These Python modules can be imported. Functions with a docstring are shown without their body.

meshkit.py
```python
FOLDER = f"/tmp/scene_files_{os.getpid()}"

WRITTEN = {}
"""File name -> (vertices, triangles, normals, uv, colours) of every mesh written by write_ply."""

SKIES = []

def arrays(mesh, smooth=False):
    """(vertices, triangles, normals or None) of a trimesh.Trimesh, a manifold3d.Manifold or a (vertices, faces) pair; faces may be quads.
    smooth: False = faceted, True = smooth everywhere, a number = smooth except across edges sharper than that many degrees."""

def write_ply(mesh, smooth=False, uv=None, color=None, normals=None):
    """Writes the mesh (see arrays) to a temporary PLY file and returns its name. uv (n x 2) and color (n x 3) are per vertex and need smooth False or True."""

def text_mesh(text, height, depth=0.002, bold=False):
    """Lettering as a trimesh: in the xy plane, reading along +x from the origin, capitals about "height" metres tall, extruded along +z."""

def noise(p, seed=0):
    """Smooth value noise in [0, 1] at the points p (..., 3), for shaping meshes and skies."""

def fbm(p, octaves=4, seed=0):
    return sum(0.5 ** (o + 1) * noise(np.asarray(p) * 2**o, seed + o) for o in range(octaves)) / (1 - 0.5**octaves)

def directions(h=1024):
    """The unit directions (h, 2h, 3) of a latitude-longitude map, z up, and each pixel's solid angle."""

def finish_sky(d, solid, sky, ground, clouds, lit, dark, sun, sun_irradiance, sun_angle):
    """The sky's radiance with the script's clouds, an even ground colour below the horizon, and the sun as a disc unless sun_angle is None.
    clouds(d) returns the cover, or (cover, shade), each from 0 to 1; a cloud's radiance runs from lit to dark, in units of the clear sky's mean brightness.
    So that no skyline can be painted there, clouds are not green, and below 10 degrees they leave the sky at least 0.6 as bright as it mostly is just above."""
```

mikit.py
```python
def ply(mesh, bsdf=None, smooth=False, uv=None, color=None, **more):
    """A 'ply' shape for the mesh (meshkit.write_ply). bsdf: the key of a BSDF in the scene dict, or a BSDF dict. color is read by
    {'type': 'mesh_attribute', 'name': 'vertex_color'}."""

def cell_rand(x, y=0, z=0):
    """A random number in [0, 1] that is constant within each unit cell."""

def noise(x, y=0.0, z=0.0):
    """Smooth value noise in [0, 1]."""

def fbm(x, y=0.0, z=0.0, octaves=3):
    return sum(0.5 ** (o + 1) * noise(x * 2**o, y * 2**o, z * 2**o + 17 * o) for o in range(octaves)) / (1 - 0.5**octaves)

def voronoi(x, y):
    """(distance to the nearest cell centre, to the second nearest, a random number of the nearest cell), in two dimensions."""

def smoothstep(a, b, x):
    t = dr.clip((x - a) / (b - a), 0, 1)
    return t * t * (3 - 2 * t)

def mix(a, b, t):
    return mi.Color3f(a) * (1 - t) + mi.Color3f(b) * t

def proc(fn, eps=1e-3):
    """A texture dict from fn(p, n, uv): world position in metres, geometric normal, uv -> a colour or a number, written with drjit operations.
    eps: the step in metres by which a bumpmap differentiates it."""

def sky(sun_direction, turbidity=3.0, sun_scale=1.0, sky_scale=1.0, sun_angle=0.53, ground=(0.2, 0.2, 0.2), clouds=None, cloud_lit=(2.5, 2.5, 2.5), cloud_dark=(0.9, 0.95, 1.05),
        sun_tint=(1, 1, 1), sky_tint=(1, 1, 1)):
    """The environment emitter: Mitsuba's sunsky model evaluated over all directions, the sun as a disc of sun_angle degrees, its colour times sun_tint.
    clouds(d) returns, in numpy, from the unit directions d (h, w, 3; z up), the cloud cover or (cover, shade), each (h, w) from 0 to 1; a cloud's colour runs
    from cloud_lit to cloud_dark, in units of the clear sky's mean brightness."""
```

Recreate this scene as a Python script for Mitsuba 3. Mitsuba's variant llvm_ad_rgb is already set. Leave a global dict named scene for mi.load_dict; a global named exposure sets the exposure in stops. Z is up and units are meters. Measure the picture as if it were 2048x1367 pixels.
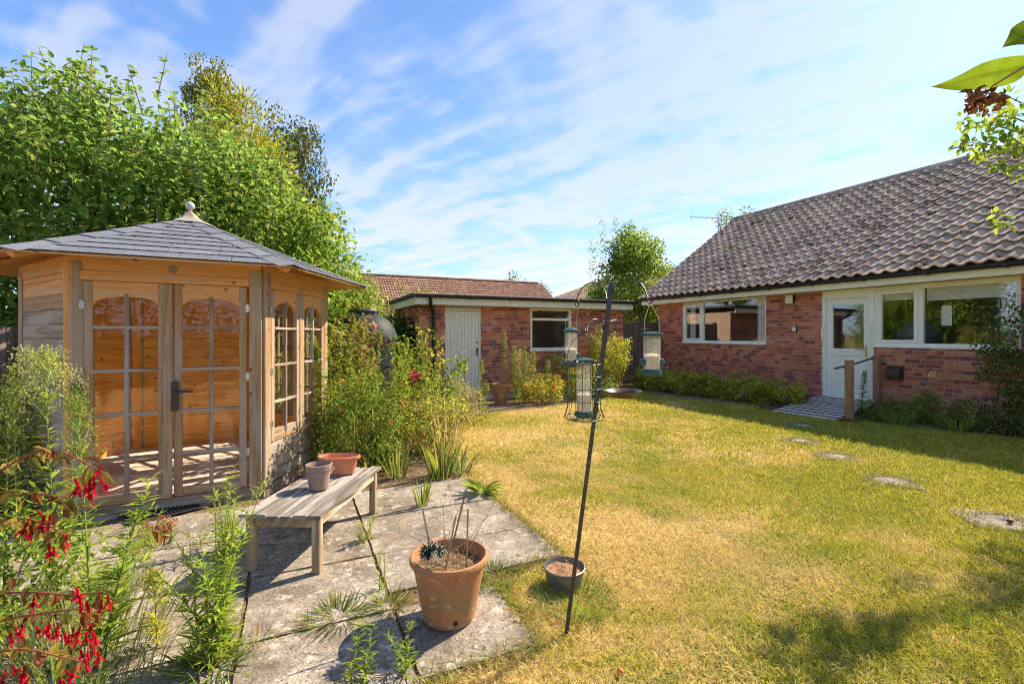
import math
import numpy as np, trimesh, shapely
from shapely.geometry import Polygon, Point, box as sbox
import mitsuba as mi, mikit, meshkit
import drjit as dr
from mikit import noise, fbm, voronoi, cell_rand, smoothstep, mix, proc

T = mi.ScalarTransform4f
scene, labels = {}, {}

# ---------------------------------------------------------------- camera, sky, exposure
CAM_H = 1.4
scene['camera'] = {'type': 'perspective', 'fov': 93.81, 'fov_axis': 'x', 'near_clip': 0.05, 'far_clip': 900.0,
                   'principal_point_offset_y': 0.0106,
                   'to_world': T().look_at(origin=[0, 0, CAM_H], target=[0, 10, CAM_H], up=[0, 0, 1])}
exposure = 3.2
SUN = np.array([0.592, 0.4386, 0.676])


def cirrus(d):
    z = np.maximum(d[..., 2], 0.0) + 0.12
    q = np.stack([d[..., 0] / z, d[..., 1] / z, 0 * z], -1)
    w = meshkit.fbm(q * 0.8 + [3.1, 7.7, 0.5], 3, seed=5) - 0.5
    w2 = meshkit.fbm(q * 3.0 + [1.1, 2.7, 0.5], 3, seed=6) - 0.5
    al = q[..., 0] * -0.80 + q[..., 1] * 0.60 + 0.9 * w
    ac = q[..., 0] * 0.60 + q[..., 1] * 0.80 + 0.55 * w + 0.10 * w2
    big = meshkit.fbm(np.stack([al * 0.45, ac * 0.9, 0 * z + 2.2], -1), 3, seed=11)
    band = meshkit.fbm(np.stack([al * 1.6, ac * 6.0, 0 * z + 9.0], -1), 4, seed=23)
    fine = meshkit.fbm(np.stack([al * 3.5, ac * 15.0, 0 * z + 1.0], -1), 4, seed=29)
    rip = meshkit.fbm(np.stack([al * 9.0, ac * 5.0, 0 * z + 4.0], -1), 3, seed=31)
    s = 0.24 * big + 0.36 * band + 0.22 * fine + 0.18 * rip + 0.06 * d[..., 0]
    t = np.clip((s - 0.40) / 0.20, 0, 1)
    t = t * t * (3 - 2 * t)
    low = np.clip((0.45 - d[..., 2]) / 0.45, 0, 1)
    return np.clip(0.05 + 0.44 * t + 0.60 * low ** 1.8 * (0.45 + 0.6 * t), 0, 0.92), 0.08 * (1 - t)


scene['sky'] = mikit.sky(SUN.tolist(), turbidity=2.6, sky_scale=0.82, sun_scale=0.86, ground=(0.22, 0.21, 0.12), clouds=cirrus, cloud_lit=(1.72, 1.72, 1.74), cloud_dark=(0.9, 1.02, 1.2), sky_tint=(0.65, 0.81, 1.06))

# ---------------------------------------------------------------- helpers
FPX = 958.0


def at(px, py, Y):
    return np.array([(px - 1024) / FPX * Y, Y, CAM_H - (py - 669) / FPX * Y])


def gp(px, py, z=0.0):
    Y = FPX * (CAM_H - z) / (py - 669)
    return np.array([(px - 1024) / FPX * Y, Y, z])


def nm(v):
    v = np.asarray(v, float)
    return v / np.maximum(np.linalg.norm(v, axis=-1, keepdims=True), 1e-12)


counts = {}


def numbered(key):
    n = counts.get(key, 0)
    counts[key] = n + 1
    return key if n == 0 else f'{key}_{n:03d}'


def thing(name, label, cat, group=None):
    key = numbered(name)
    labels[key] = {'label': label, 'category': cat}
    if group:
        labels[key]['group'] = group
    return key


def put(name, geo, bsdf, parent=None, smooth=False, label=None, kind=None, to_world=None):
    """geo: a Mesh builder, a trimesh, or an already made shape dict."""
    key = numbered(name if parent is None else parent + '__' + name)
    if isinstance(geo, dict):
        d = dict(geo)
    elif isinstance(geo, MB):
        d = geo.shape(bsdf, smooth)
    else:
        d = mikit.ply(geo, bsdf, smooth=smooth)
    if to_world is not None:
        d['to_world'] = to_world
    scene[key] = d
    e = {}
    if label:
        e['label'] = label
    if kind:
        e['kind'] = kind
    if e:
        labels[key] = e
    return key


def single(name, geo, bsdf, label, cat, group=None, **kw):
    key = put(name, geo, bsdf, **kw)
    labels.setdefault(key, {}).update({'label': label, 'category': cat})
    if group:
        labels[key]['group'] = group
    return key


def struct(name, geo, bsdf, parent=None, smooth=False, label=None):
    return put(name, geo, bsdf, parent, smooth, label, 'structure' if parent is None else None)


class Frame:
    def __init__(s, o, ex):
        s.o = np.array([o[0], o[1], o[2] if len(o) > 2 else 0.0])
        s.ex = np.array([ex[0], ex[1], 0.0]); s.ey = np.array([-ex[1], ex[0], 0.0]); s.ez = np.array([0, 0, 1.0])

    def __call__(s, v):
        v = np.asarray(v, float)
        return s.o + v[..., :1] * s.ex + v[..., 1:2] * s.ey + v[..., 2:3] * s.ez


WORLD = Frame((0, 0, 0), (1, 0))


def _cham():
    s = []
    for x in (-1, 1):
        for y in (-1, 1):
            for z in (-1, 1):
                for k in range(3):
                    s.append(([x, y, z], k))
    pts = []
    for c, k in s:
        p = np.array(c, float)
        for j in range(3):
            if j != k:
                p[j] *= 0.8
        pts.append(p)
    pts = np.array(pts)
    h = trimesh.convex.convex_hull(pts)
    idx = [int(np.argmin(np.linalg.norm(pts - v, axis=1))) for v in h.vertices]
    return s, np.array(idx)[h.faces]


CH_S, CH_F = _cham()
CH_SIGN = np.array([c for c, k in CH_S], float)
CH_IN = np.array([[1.0 if j != k else 0.0 for j in range(3)] for c, k in CH_S])
BX_V = np.array([[x, y, z] for x in (-1, 1) for y in (-1, 1) for z in (-1, 1)], float)
BX_F = np.array([[0, 1, 3], [0, 3, 2], [4, 6, 7], [4, 7, 5], [0, 4, 5], [0, 5, 1], [2, 3, 7], [2, 7, 6], [0, 2, 6], [0, 6, 4], [1, 5, 7], [1, 7, 3]])


class MB:
    """Collects vertices, faces and, per vertex, colours or uv; shape() makes one ply."""

    def __init__(s):
        s.v, s.f, s.c, s.u, s.n = [], [], [], [], 0

    def add(s, v, f, c=None, uv=None):
        v = np.asarray(v, float); f = np.asarray(f, int)
        if f.shape[1] == 4:
            f = np.vstack([f[:, [0, 1, 2]], f[:, [0, 2, 3]]])
        s.v.append(v); s.f.append(f + s.n); s.n += len(v)
        if c is not None:
            c = np.asarray(c, float)
            s.c.append(np.broadcast_to(c, (len(v), 3)) if c.ndim == 1 else c)
        if uv is not None:
            uv = np.asarray(uv, float)
            s.u.append(np.broadcast_to(uv, (len(v), 2)) if uv.ndim == 1 else uv)
        return s

    def box(s, fr, lo, hi, bev=0.0, c=None, uv=None, grain=None, gid=0.0, tw=None):
        lo, hi = np.minimum(lo, hi).astype(float), np.maximum(lo, hi).astype(float)
        m, h = (lo + hi) / 2, (hi - lo) / 2
        if bev > 0:
            bb = np.minimum(bev, h * 0.45)
            v = CH_SIGN * (h - CH_IN * bb); f = CH_F
        else:
            v = BX_V * h; f = BX_F
        if tw is not None:
            v = v @ np.asarray(tw).T
        if grain is not None:
            k = 'abz'.index(grain)
            o = [j for j in range(3) if j != k]
            uv = np.stack([v[:, k] + gid * 7.3, v[:, o[0]] + v[:, o[1]] * 1.03 + gid * 3.7], 1)
        return s.add(fr(v + m), f, c, uv)

    def poly(s, fr, poly, b0, b1, c=None, uv=None, grain=None, gid=0.0):
        """poly in (a, z), extruded along b from b0 to b1."""
        m = trimesh.creation.extrude_polygon(poly, b1 - b0, engine='earcut')
        p = np.array(m.vertices)
        v = np.stack([p[:, 0], b0 + p[:, 2], p[:, 1]], 1)
        f = np.array(m.faces)[:, ::-1]
        if grain is not None:
            uv = np.stack([v[:, 0] + gid * 7.3, v[:, 2] + gid * 3.7 + v[:, 1]], 1) if grain == 'a' else np.stack([v[:, 2] + gid * 7.3, v[:, 0] + gid * 3.7 + v[:, 1]], 1)
        return s.add(fr(v), f, c, uv)

    def tube(s, pts, r, sides=6, c=None, uv=None, fr=WORLD, caps=True):
        p = fr(np.asarray(pts, float))
        r = np.broadcast_to(np.asarray(r, float), (len(p),))
        t = nm(np.gradient(p, axis=0))
        ref = np.array([0, 0, 1.0]) if abs(t[:, 2]).mean() < 0.8 else np.array([1.0, 0.1, 0])
        a = nm(np.cross(t, ref)); b = np.cross(t, a)
        an = np.arange(sides) * 2 * np.pi / sides
        v = (p[:, None] + r[:, None, None] * (np.cos(an)[None, :, None] * a[:, None] + np.sin(an)[None, :, None] * b[:, None])).reshape(-1, 3)
        i, j = np.meshgrid(np.arange(len(p) - 1), np.arange(sides), indexing='ij')
        q = np.stack([i * sides + j, i * sides + (j + 1) % sides, (i + 1) * sides + (j + 1) % sides, (i + 1) * sides + j], -1).reshape(-1, 4)
        f = np.vstack([q[:, [0, 1, 2]], q[:, [0, 2, 3]]])
        if caps:
            v = np.vstack([v, p[:1], p[-1:]])
            n0, n1 = len(v) - 2, len(v) - 1
            k = np.arange(sides); L = (len(p) - 1) * sides
            f = np.vstack([f, np.stack([k * 0 + n0, (k + 1) % sides, k], 1), np.stack([k * 0 + n1, L + k, L + (k + 1) % sides], 1)])
        return s.add(v, f, c, uv)

    def lathe(s, prof, fr=WORLD, at=(0, 0, 0), n=28, c=None, uv=None, sx=1.0, sy=1.0):
        """prof: (r, z) from the bottom axis outwards and up, counter-clockwise in the (r, z) half plane."""
        pr = np.asarray(prof, float)
        an = np.arange(n) * 2 * np.pi / n
        v = np.stack([pr[:, None, 0] * np.cos(an) * sx, pr[:, None, 0] * np.sin(an) * sy, np.repeat(pr[:, 1:2], n, 1)], -1).reshape(-1, 3)
        i, j = np.meshgrid(np.arange(len(pr) - 1), np.arange(n), indexing='ij')
        q = np.stack([i * n + j, i * n + (j + 1) % n, (i + 1) * n + (j + 1) % n, (i + 1) * n + j], -1).reshape(-1, 4)
        return s.add(fr(v + np.asarray(at, float)), q, c, uv)

    def shape(s, bsdf, smooth=False):
        v, f = np.vstack(s.v), np.vstack(s.f)
        if s.c or s.u:
            return mikit.ply((v, f), bsdf, smooth=True if smooth else False, color=np.vstack(s.c) if s.c else None, uv=np.vstack(s.u) if s.u else None)
        return mikit.ply((v, f), bsdf, smooth=smooth)


RNG = np.random.default_rng(7)


def R(seed):
    return np.random.default_rng(seed)


def ruv(r):
    return np.array([r.random(), r.random()])


# ---------------------------------------------------------------- materials
def col(c):
    return {'type': 'rgb', 'value': [float(x) for x in np.broadcast_to(c, 3)]}


def mat(name, c, rough=0.6, two=True, **kw):
    b = {'type': 'principled', 'base_color': c if isinstance(c, dict) else col(c), 'roughness': rough, 'specular': kw.pop('specular', 0.4), **kw}
    scene[name] = {'type': 'twosided', 'nested': b} if two else b


def bumped(name, c, rough, h, **kw):
    mat(name, c, rough, two=False, **kw)
    b = scene.pop(name)
    scene[name] = {'type': 'twosided', 'nested': {'type': 'bumpmap', 'arbitrary': h, 'scale': 1.0, 'nested': b}}


def f_brick(p, n, uv):
    k, t = uv.x, uv.y
    a = mix((0.50, 0.155, 0.078), (0.55, 0.23, 0.125), smoothstep(0.2, 0.9, k))
    a = mix(a, (0.34, 0.098, 0.062), smoothstep(0.62, 0.66, t) * 0.85)
    a = mix(a, (0.21, 0.078, 0.062), smoothstep(0.87, 0.89, t) * 0.85)
    g = fbm(p.x * 60 + k * 40, p.y * 60, p.z * 60, 3)
    b = noise(p.x * 13, p.y * 13 + 5, p.z * 13)
    st = fbm(p.x * 2.3, p.y * 2.3, p.z * 3.1 + 4, 4)
    a = a * (0.62 + 0.75 * g) * (0.82 + 0.36 * st)
    a = mix(a, (0.50, 0.42, 0.36), smoothstep(0.60, 0.78, 0.6 * st + 0.4 * g) * 0.5)
    return mix(a, (0.42, 0.30, 0.22), smoothstep(0.72, 0.86, b) * 0.35)


def f_tile(p, n, uv):
    g = fbm(p.x * 35, p.y * 35, p.z * 35, 4)
    m = fbm(p.x * 5.5 + 3, p.y * 5.5, p.z * 5.5, 3)
    a = mix((0.28, 0.22, 0.168), (0.50, 0.405, 0.315), g) * (0.75 + 0.5 * uv.x)
    a = mix(a, (0.085, 0.055, 0.032), smoothstep(0.58, 0.70, m * 0.55 + g * 0.5))
    sp = voronoi(p.x * 26 + p.z * 9, p.y * 26 - p.z * 7)
    a = mix(a, (0.36, 0.33, 0.27), smoothstep(0.22, 0.12, sp[0]) * dr.select(sp[2] > 0.82, mi.Float(0.8), mi.Float(0)))
    return mix(a, (0.17, 0.075, 0.03), smoothstep(0.3, 0.2, sp[0]) * dr.select(sp[2] < 0.10, mi.Float(0.8), mi.Float(0)))


def f_redtile(p, n, uv):
    g = fbm(p.x * 6, p.y * 6, p.z * 6, 3)
    return mix((0.20, 0.115, 0.080), (0.32, 0.195, 0.14), uv.x) * (0.65 + 0.7 * g)


def f_shingle(p, n, uv):
    g = cell_rand(p.x * 330, p.y * 330, p.z * 330)
    m = fbm(p.x * 9, p.y * 9, p.z * 9, 3)
    return mix((0.080, 0.092, 0.115), (0.185, 0.208, 0.25), g * g) * (0.72 + 0.3 * uv.x + 0.35 * m)


def wood(c1, c2, cd, silver=None, knots=0.5, amt=0.5):
    def fn(p, n, uv):
        u, v = uv.x, uv.y
        w = noise(u * 1.7, v * 7.0) * 0.05
        g = fbm(u * 2.2, (v + w) * 95.0, 3.0, 3)
        fine = noise(u * 14, v * 420.0)
        a = mix(c1, c2, smoothstep(0.30, 0.72, g)) * (0.84 + 0.3 * fine)
        if silver is not None:
            s = fbm(u * 2.1 + 9, v * 16 + 4, 1.0, 4)
            a = mix(a, silver, smoothstep(0.62 - amt * 0.4, 0.86 - amt * 0.4, s) * (0.55 + 0.45 * g))
        k = voronoi(u * 6.0, v * 9.0)
        kn = smoothstep(0.13, 0.07, k[0]) * dr.select(k[2] < knots, mi.Float(0.85), mi.Float(0))
        return mix(a, cd, kn)
    return proc(fn)


mat('brick', proc(f_brick), 0.85, specular=0.2)
mat('mortar', proc(lambda p, n, uv: mix((0.44, 0.31, 0.235), (0.54, 0.41, 0.32), fbm(p.x * 30, p.y * 30, p.z * 30, 2))), 0.95, specular=0.1)
mat('roof_tile', proc(f_tile), 0.95, specular=0.05)
mat('red_tile', proc(f_redtile), 0.9, specular=0.2)
mat('shingle', proc(f_shingle), 0.9, specular=0.25)
mat('pine_honey', wood((0.62, 0.33, 0.12), (0.53, 0.265, 0.09), (0.16, 0.07, 0.03), (0.46, 0.33, 0.20), 0.16, 0.25), 0.6)
mat('pine_weathered', wood((0.37, 0.235, 0.125), (0.26, 0.163, 0.085), (0.08, 0.052, 0.035), (0.34, 0.285, 0.225), 0.14, 0.55), 0.75)
mat('pine_grey', wood((0.275, 0.21, 0.155), (0.185, 0.14, 0.102), (0.08, 0.06, 0.045), (0.36, 0.325, 0.285), 0.2, 0.55), 0.8)
mat('pine_inside', wood((0.88, 0.39, 0.06), (0.80, 0.335, 0.048), (0.16, 0.05, 0.02), None, 0.22), 0.55)
mat('bench_wood', wood((0.185, 0.165, 0.145), (0.10, 0.088, 0.076), (0.05, 0.042, 0.036), (0.33, 0.315, 0.295), 0.1, 0.5), 0.85)
mat('ramp_wood', wood((0.52, 0.45, 0.38), (0.38, 0.32, 0.26), (0.2, 0.16, 0.12), (0.60, 0.55, 0.50), 0.1, 0.5), 0.8)
mat('fence_wood', wood((0.14, 0.11, 0.088), (0.085, 0.065, 0.05), (0.05, 0.04, 0.03), (0.20, 0.18, 0.155), 0.2, 0.3), 0.85)
mat('post_wood', wood((0.34, 0.19, 0.10), (0.24, 0.13, 0.07), (0.10, 0.06, 0.04), None, 0.2), 0.8)


def f_concrete(p, n, uv):
    g = cell_rand(p.x * 130, p.y * 130, p.z * 130)
    m = fbm(p.x * 5 + uv.x * 9, p.y * 5, 0.0, 5)
    l = fbm(p.x * 24, p.y * 24 + 40, 0.0, 4)
    a = mix((0.170, 0.146, 0.120), (0.33, 0.295, 0.248), smoothstep(0.25, 0.75, 0.6 * m + 0.4 * l)) * (0.62 + 0.62 * g)
    v = voronoi(p.x * 42, p.y * 42)
    a = mix(a, (0.055, 0.045, 0.036), smoothstep(0.26, 0.16, v[0]) * dr.select(v[2] < 0.10 + 0.25 * smoothstep(0.5, 0.7, m), mi.Float(0.8), mi.Float(0)))
    a = mix(a, (0.085, 0.068, 0.052), smoothstep(0.58, 0.72, 0.5 * l + 0.5 * fbm(p.x * 7 + 20, p.y * 7, 0.0, 3)) * 0.8)
    w = voronoi(p.x * 17 + noise(p.x * 60, p.y * 60) * 0.5, p.y * 17 + noise(p.x * 60, p.y * 60, 9.0) * 0.5)
    lich = smoothstep(0.36, 0.28, w[0]) * dr.select(w[2] > 0.86, mi.Float(0.7), mi.Float(0))
    a = mix(a, (0.46, 0.445, 0.40), lich * (0.4 + 0.6 * g))
    return mix(a, (0.42, 0.40, 0.36), smoothstep(0.62, 0.72, 0.6 * fbm(p.x * 38 + 70, p.y * 38, 0.0, 4) + 0.4 * fbm(p.x * 6 + 31, p.y * 6, 0.0, 3)) * 0.75)


bumped('concrete', proc(f_concrete), 0.92, proc(lambda p, n, uv: 0.0022 * fbm(p.x * 160, p.y * 160, p.z * 160, 2) + 0.006 * fbm(p.x * 14, p.y * 14, 0.0, 3), eps=2e-3), specular=0.15)


def f_soil(p, n, uv):
    g = fbm(p.x * 45, p.y * 45, p.z * 45, 4)
    c = cell_rand(p.x * 60 + noise(p.x * 20, p.y * 20) * 3, p.y * 60)
    a = mix((0.055, 0.038, 0.024), (0.17, 0.12, 0.075), g)
    return mix(a, (0.30, 0.23, 0.14), dr.select(c > 0.86, mi.Float(0.6), mi.Float(0)))


mat('soil', proc(f_soil), 0.95, specular=0.1)


def f_thatch(p, n, uv):
    g = fbm(p.x * 70, p.y * 70, 0.0, 3)
    m = fbm(p.x * 1.6 + 5, p.y * 1.6, 0.0, 4)
    dry = smoothstep(0.30, 0.62, m + 0.10 - 0.045 * p.x)
    a = mix((0.15, 0.16, 0.035), (0.42, 0.30, 0.13), dry)
    return a * (0.5 + 0.9 * g)


mat('thatch', proc(f_thatch), 0.95, specular=0.1)
mat('far_ground', proc(lambda p, n, uv: mix((0.07, 0.085, 0.025), (0.16, 0.13, 0.06), fbm(p.x * 0.8, p.y * 0.8, 0.0, 4))), 0.95, specular=0.1)


def f_terra(p, n, uv):
    g = fbm(p.x * 55, p.y * 55, p.z * 55, 3)
    m = fbm(p.x * 11, p.y * 11, p.z * 11 + 8, 4)
    a = mix((0.42, 0.205, 0.10), (0.30, 0.135, 0.062), g)
    a = mix(a, (0.25, 0.175, 0.085), smoothstep(0.40, 0.68, 0.55 * m + 0.45 * fbm(p.x * 34, p.y * 34, p.z * 14, 3)) * 0.85)
    return mix(a, (0.55, 0.40, 0.29), smoothstep(0.66, 0.74, fbm(p.x * 21 + 9, p.y * 21, p.z * 21, 3)) * 0.5)


mat('terracotta', proc(f_terra), 0.8, specular=0.25)
mat('terracotta_plastic', (0.55, 0.20, 0.105), 0.45)
mat('mauve_plastic', proc(lambda p, n, uv: mix((0.20, 0.135, 0.115), (0.30, 0.225, 0.195), fbm(p.x * 30, p.y * 30, p.z * 30, 4))), 0.5)
mat('upvc', (0.80, 0.80, 0.68), 0.3, specular=0.5)
mat('cream_paint', (0.78, 0.75, 0.56), 0.5)
mat('green_paint', proc(lambda p, n, uv: mix((0.72, 0.725, 0.58), (0.82, 0.815, 0.68), fbm(p.x * 20, p.y * 20, p.z * 6, 4)) * (0.86 + 0.16 * noise(p.x * 90, p.y * 90, p.z * 5))), 0.55)
mat('black_plastic', (0.022, 0.023, 0.026), 0.42)
mat('dark_felt', proc(lambda p, n, uv: mix((0.035, 0.04, 0.045), (0.10, 0.105, 0.11), fbm(p.x * 20, p.y * 20, p.z * 20, 4))), 0.9)
mat('brown_plastic', (0.055, 0.032, 0.024), 0.4)
mat('black_metal', proc(lambda p, n, uv: mix((0.018, 0.019, 0.022), (0.07, 0.065, 0.06), smoothstep(0.62, 0.75, fbm(p.x * 70, p.y * 70, p.z * 70, 3)))), 0.38, specular=0.6)
mat('tank_plastic', (0.012, 0.026, 0.030), 0.6, specular=0.2)
mat('tank_lid', (0.03, 0.033, 0.036), 0.5)
mat('green_plastic', (0.012, 0.058, 0.042), 0.35, specular=0.5)
mat('cage_green', (0.03, 0.06, 0.045), 0.45)
mat('zinc', proc(lambda p, n, uv: mix((0.10, 0.103, 0.105), (0.26, 0.265, 0.27), fbm(p.x * 24, p.y * 24, p.z * 24, 4))), 0.5, metallic=0.6)
mat('steel', (0.6, 0.6, 0.6), 0.3, metallic=0.9)
mat('brass', (0.65, 0.48, 0.2), 0.3, metallic=0.9)
mat('copper', proc(lambda p, n, uv: mix((0.34, 0.19, 0.12), (0.36, 0.34, 0.31), smoothstep(0.32, 0.5, fbm(p.x * 20, p.y * 20, p.z * 20, 3)))), 0.5, metallic=0.3)
mat('plaster', (0.22, 0.20, 0.17), 0.8)
mat('carpet', proc(lambda p, n, uv: mix((0.46, 0.37, 0.31), (0.56, 0.47, 0.41), noise(p.x * 150, p.y * 150))), 0.95, specular=0.1)
mat('fabric', (0.70, 0.70, 0.68), 0.9, specular=0.1)
mat('seed', proc(lambda p, n, uv: mix((0.32, 0.24, 0.14), (0.68, 0.60, 0.46), cell_rand(p.x * 250, p.y * 250, p.z * 250))), 0.8)
mat('tinted', {'type': 'mesh_attribute', 'name': 'vertex_color'}, 0.8, specular=0.2)
mat('rubber', (0.02, 0.022, 0.026), 0.55)
scene['leaf'] = {'type': 'principledthin', 'base_color': {'type': 'mesh_attribute', 'name': 'vertex_color'}, 'roughness': 0.38, 'spec_trans': 0.0, 'diff_trans': 1.1, 'eta': 1.45}
scene['grass_blade'] = {'type': 'principledthin', 'base_color': {'type': 'mesh_attribute', 'name': 'vertex_color'}, 'roughness': 0.6, 'spec_trans': 0.0, 'diff_trans': 0.8, 'eta': 1.4}
scene['pane'] = {'type': 'thindielectric', 'int_ior': 1.52}
scene['double_glazing'] = {'type': 'thindielectric', 'int_ior': 2.1}
scene['clear_tube'] = {'type': 'blendbsdf', 'weight': 0.13, 'bsdf_0': {'type': 'thindielectric', 'int_ior': 1.5}, 'bsdf_1': {'type': 'principledthin', 'base_color': col((0.85, 0.85, 0.80)), 'roughness': 0.4, 'diff_trans': 1.0}}

U1 = np.array([-0.418, 0.908]); U2 = np.array([0.908, 0.418])     # the two directions that the houses and the patio share


def house_xy(c, e):
    return c * U1 + e * U2

# ---------------------------------------------------------------- ground, lawn, beds, patio
def sheet(poly, z):
    v, f = trimesh.creation.triangulate_polygon(poly, engine='earcut')
    v = np.column_stack([v, np.full(len(v), z)])
    a = v[f]
    flip = np.cross(a[:, 1] - a[:, 0], a[:, 2] - a[:, 0])[:, 2] < 0
    f = np.array(f); f[flip] = f[flip][:, ::-1]
    return MB().add(v, f)


an = np.linspace(0, 2 * np.pi, 64, endpoint=False)
struct('ground', sheet(Polygon(np.column_stack([380 * np.cos(an), 380 * np.sin(an)])), -0.03), 'far_ground')
PATIO_E = [-3.0, -2.3, -1.6, -0.9, -0.22, 0.47, 1.02, 1.56]
PATIO_C = [0.55, 1.18, 1.82, 2.45, 3.10, 3.75, 4.41]
pat_poly = Polygon([house_xy(0.55, -3.0), house_xy(0.55, 0.47), house_xy(1.9, 0.47), house_xy(1.9, 1.02), house_xy(2.55, 1.02), house_xy(2.66, 1.56), house_xy(4.41, 1.56), house_xy(4.41, -3.0)])
bed_mid = Polygon([house_xy(4.41, -3.0), house_xy(4.41, 1.5), (-0.62, 5.3), (-0.95, 6.2), (-0.98, 7.0), (-0.75, 7.9), (-0.45, 8.5), (0.3, 8.95), (1.3, 9.75), (2.1, 10.5), (2.6, 11.3), (3.0, 12.9), (1.0, 12.2), (-2.2, 10.4), (-6.5, 8.5)])
bed_wall = Polygon([(2.95, 12.9), (2.95, 11.7), (3.6, 10.55), (4.5, 9.55), (5.05, 8.95), (6.3, 9.75), (4.3, 14.1)])
bed_right = Polygon([(5.75, 7.75), (6.1, 7.15), (6.9, 6.35), (8.2, 5.2), (9.4, 3.9), (10.2, 2.2), (11.0, 3.0), (6.9, 8.7)])
lawn_poly = Polygon([(-7, -7), (13, -7), (13, 3), (4.4, 14.4), (2.9, 13.4), (2.9, 12.8), (0.0, 9.6), (-3.0, 8.0), (-7, 5)])
struct('lawn', sheet(lawn_poly, 0.0), 'thatch')
struct('flower_bed', sheet(bed_mid, 0.006), 'soil', label='dry soil bed between the summerhouse, the garage and the lawn')
struct('flower_bed', sheet(bed_wall, 0.006), 'soil', label='narrow soil strip under the long bungalow window')
struct('flower_bed', sheet(bed_right, 0.006), 'soil', label='soil bed right of the wooden ramp')
struct('patio', sheet(pat_poly.buffer(0.02), 0.005), 'soil', label='weedy concrete slab patio in front of the summerhouse')
PF = Frame((0, 0, 0), U2)      # a = e, b = c
r = R(3)
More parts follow.
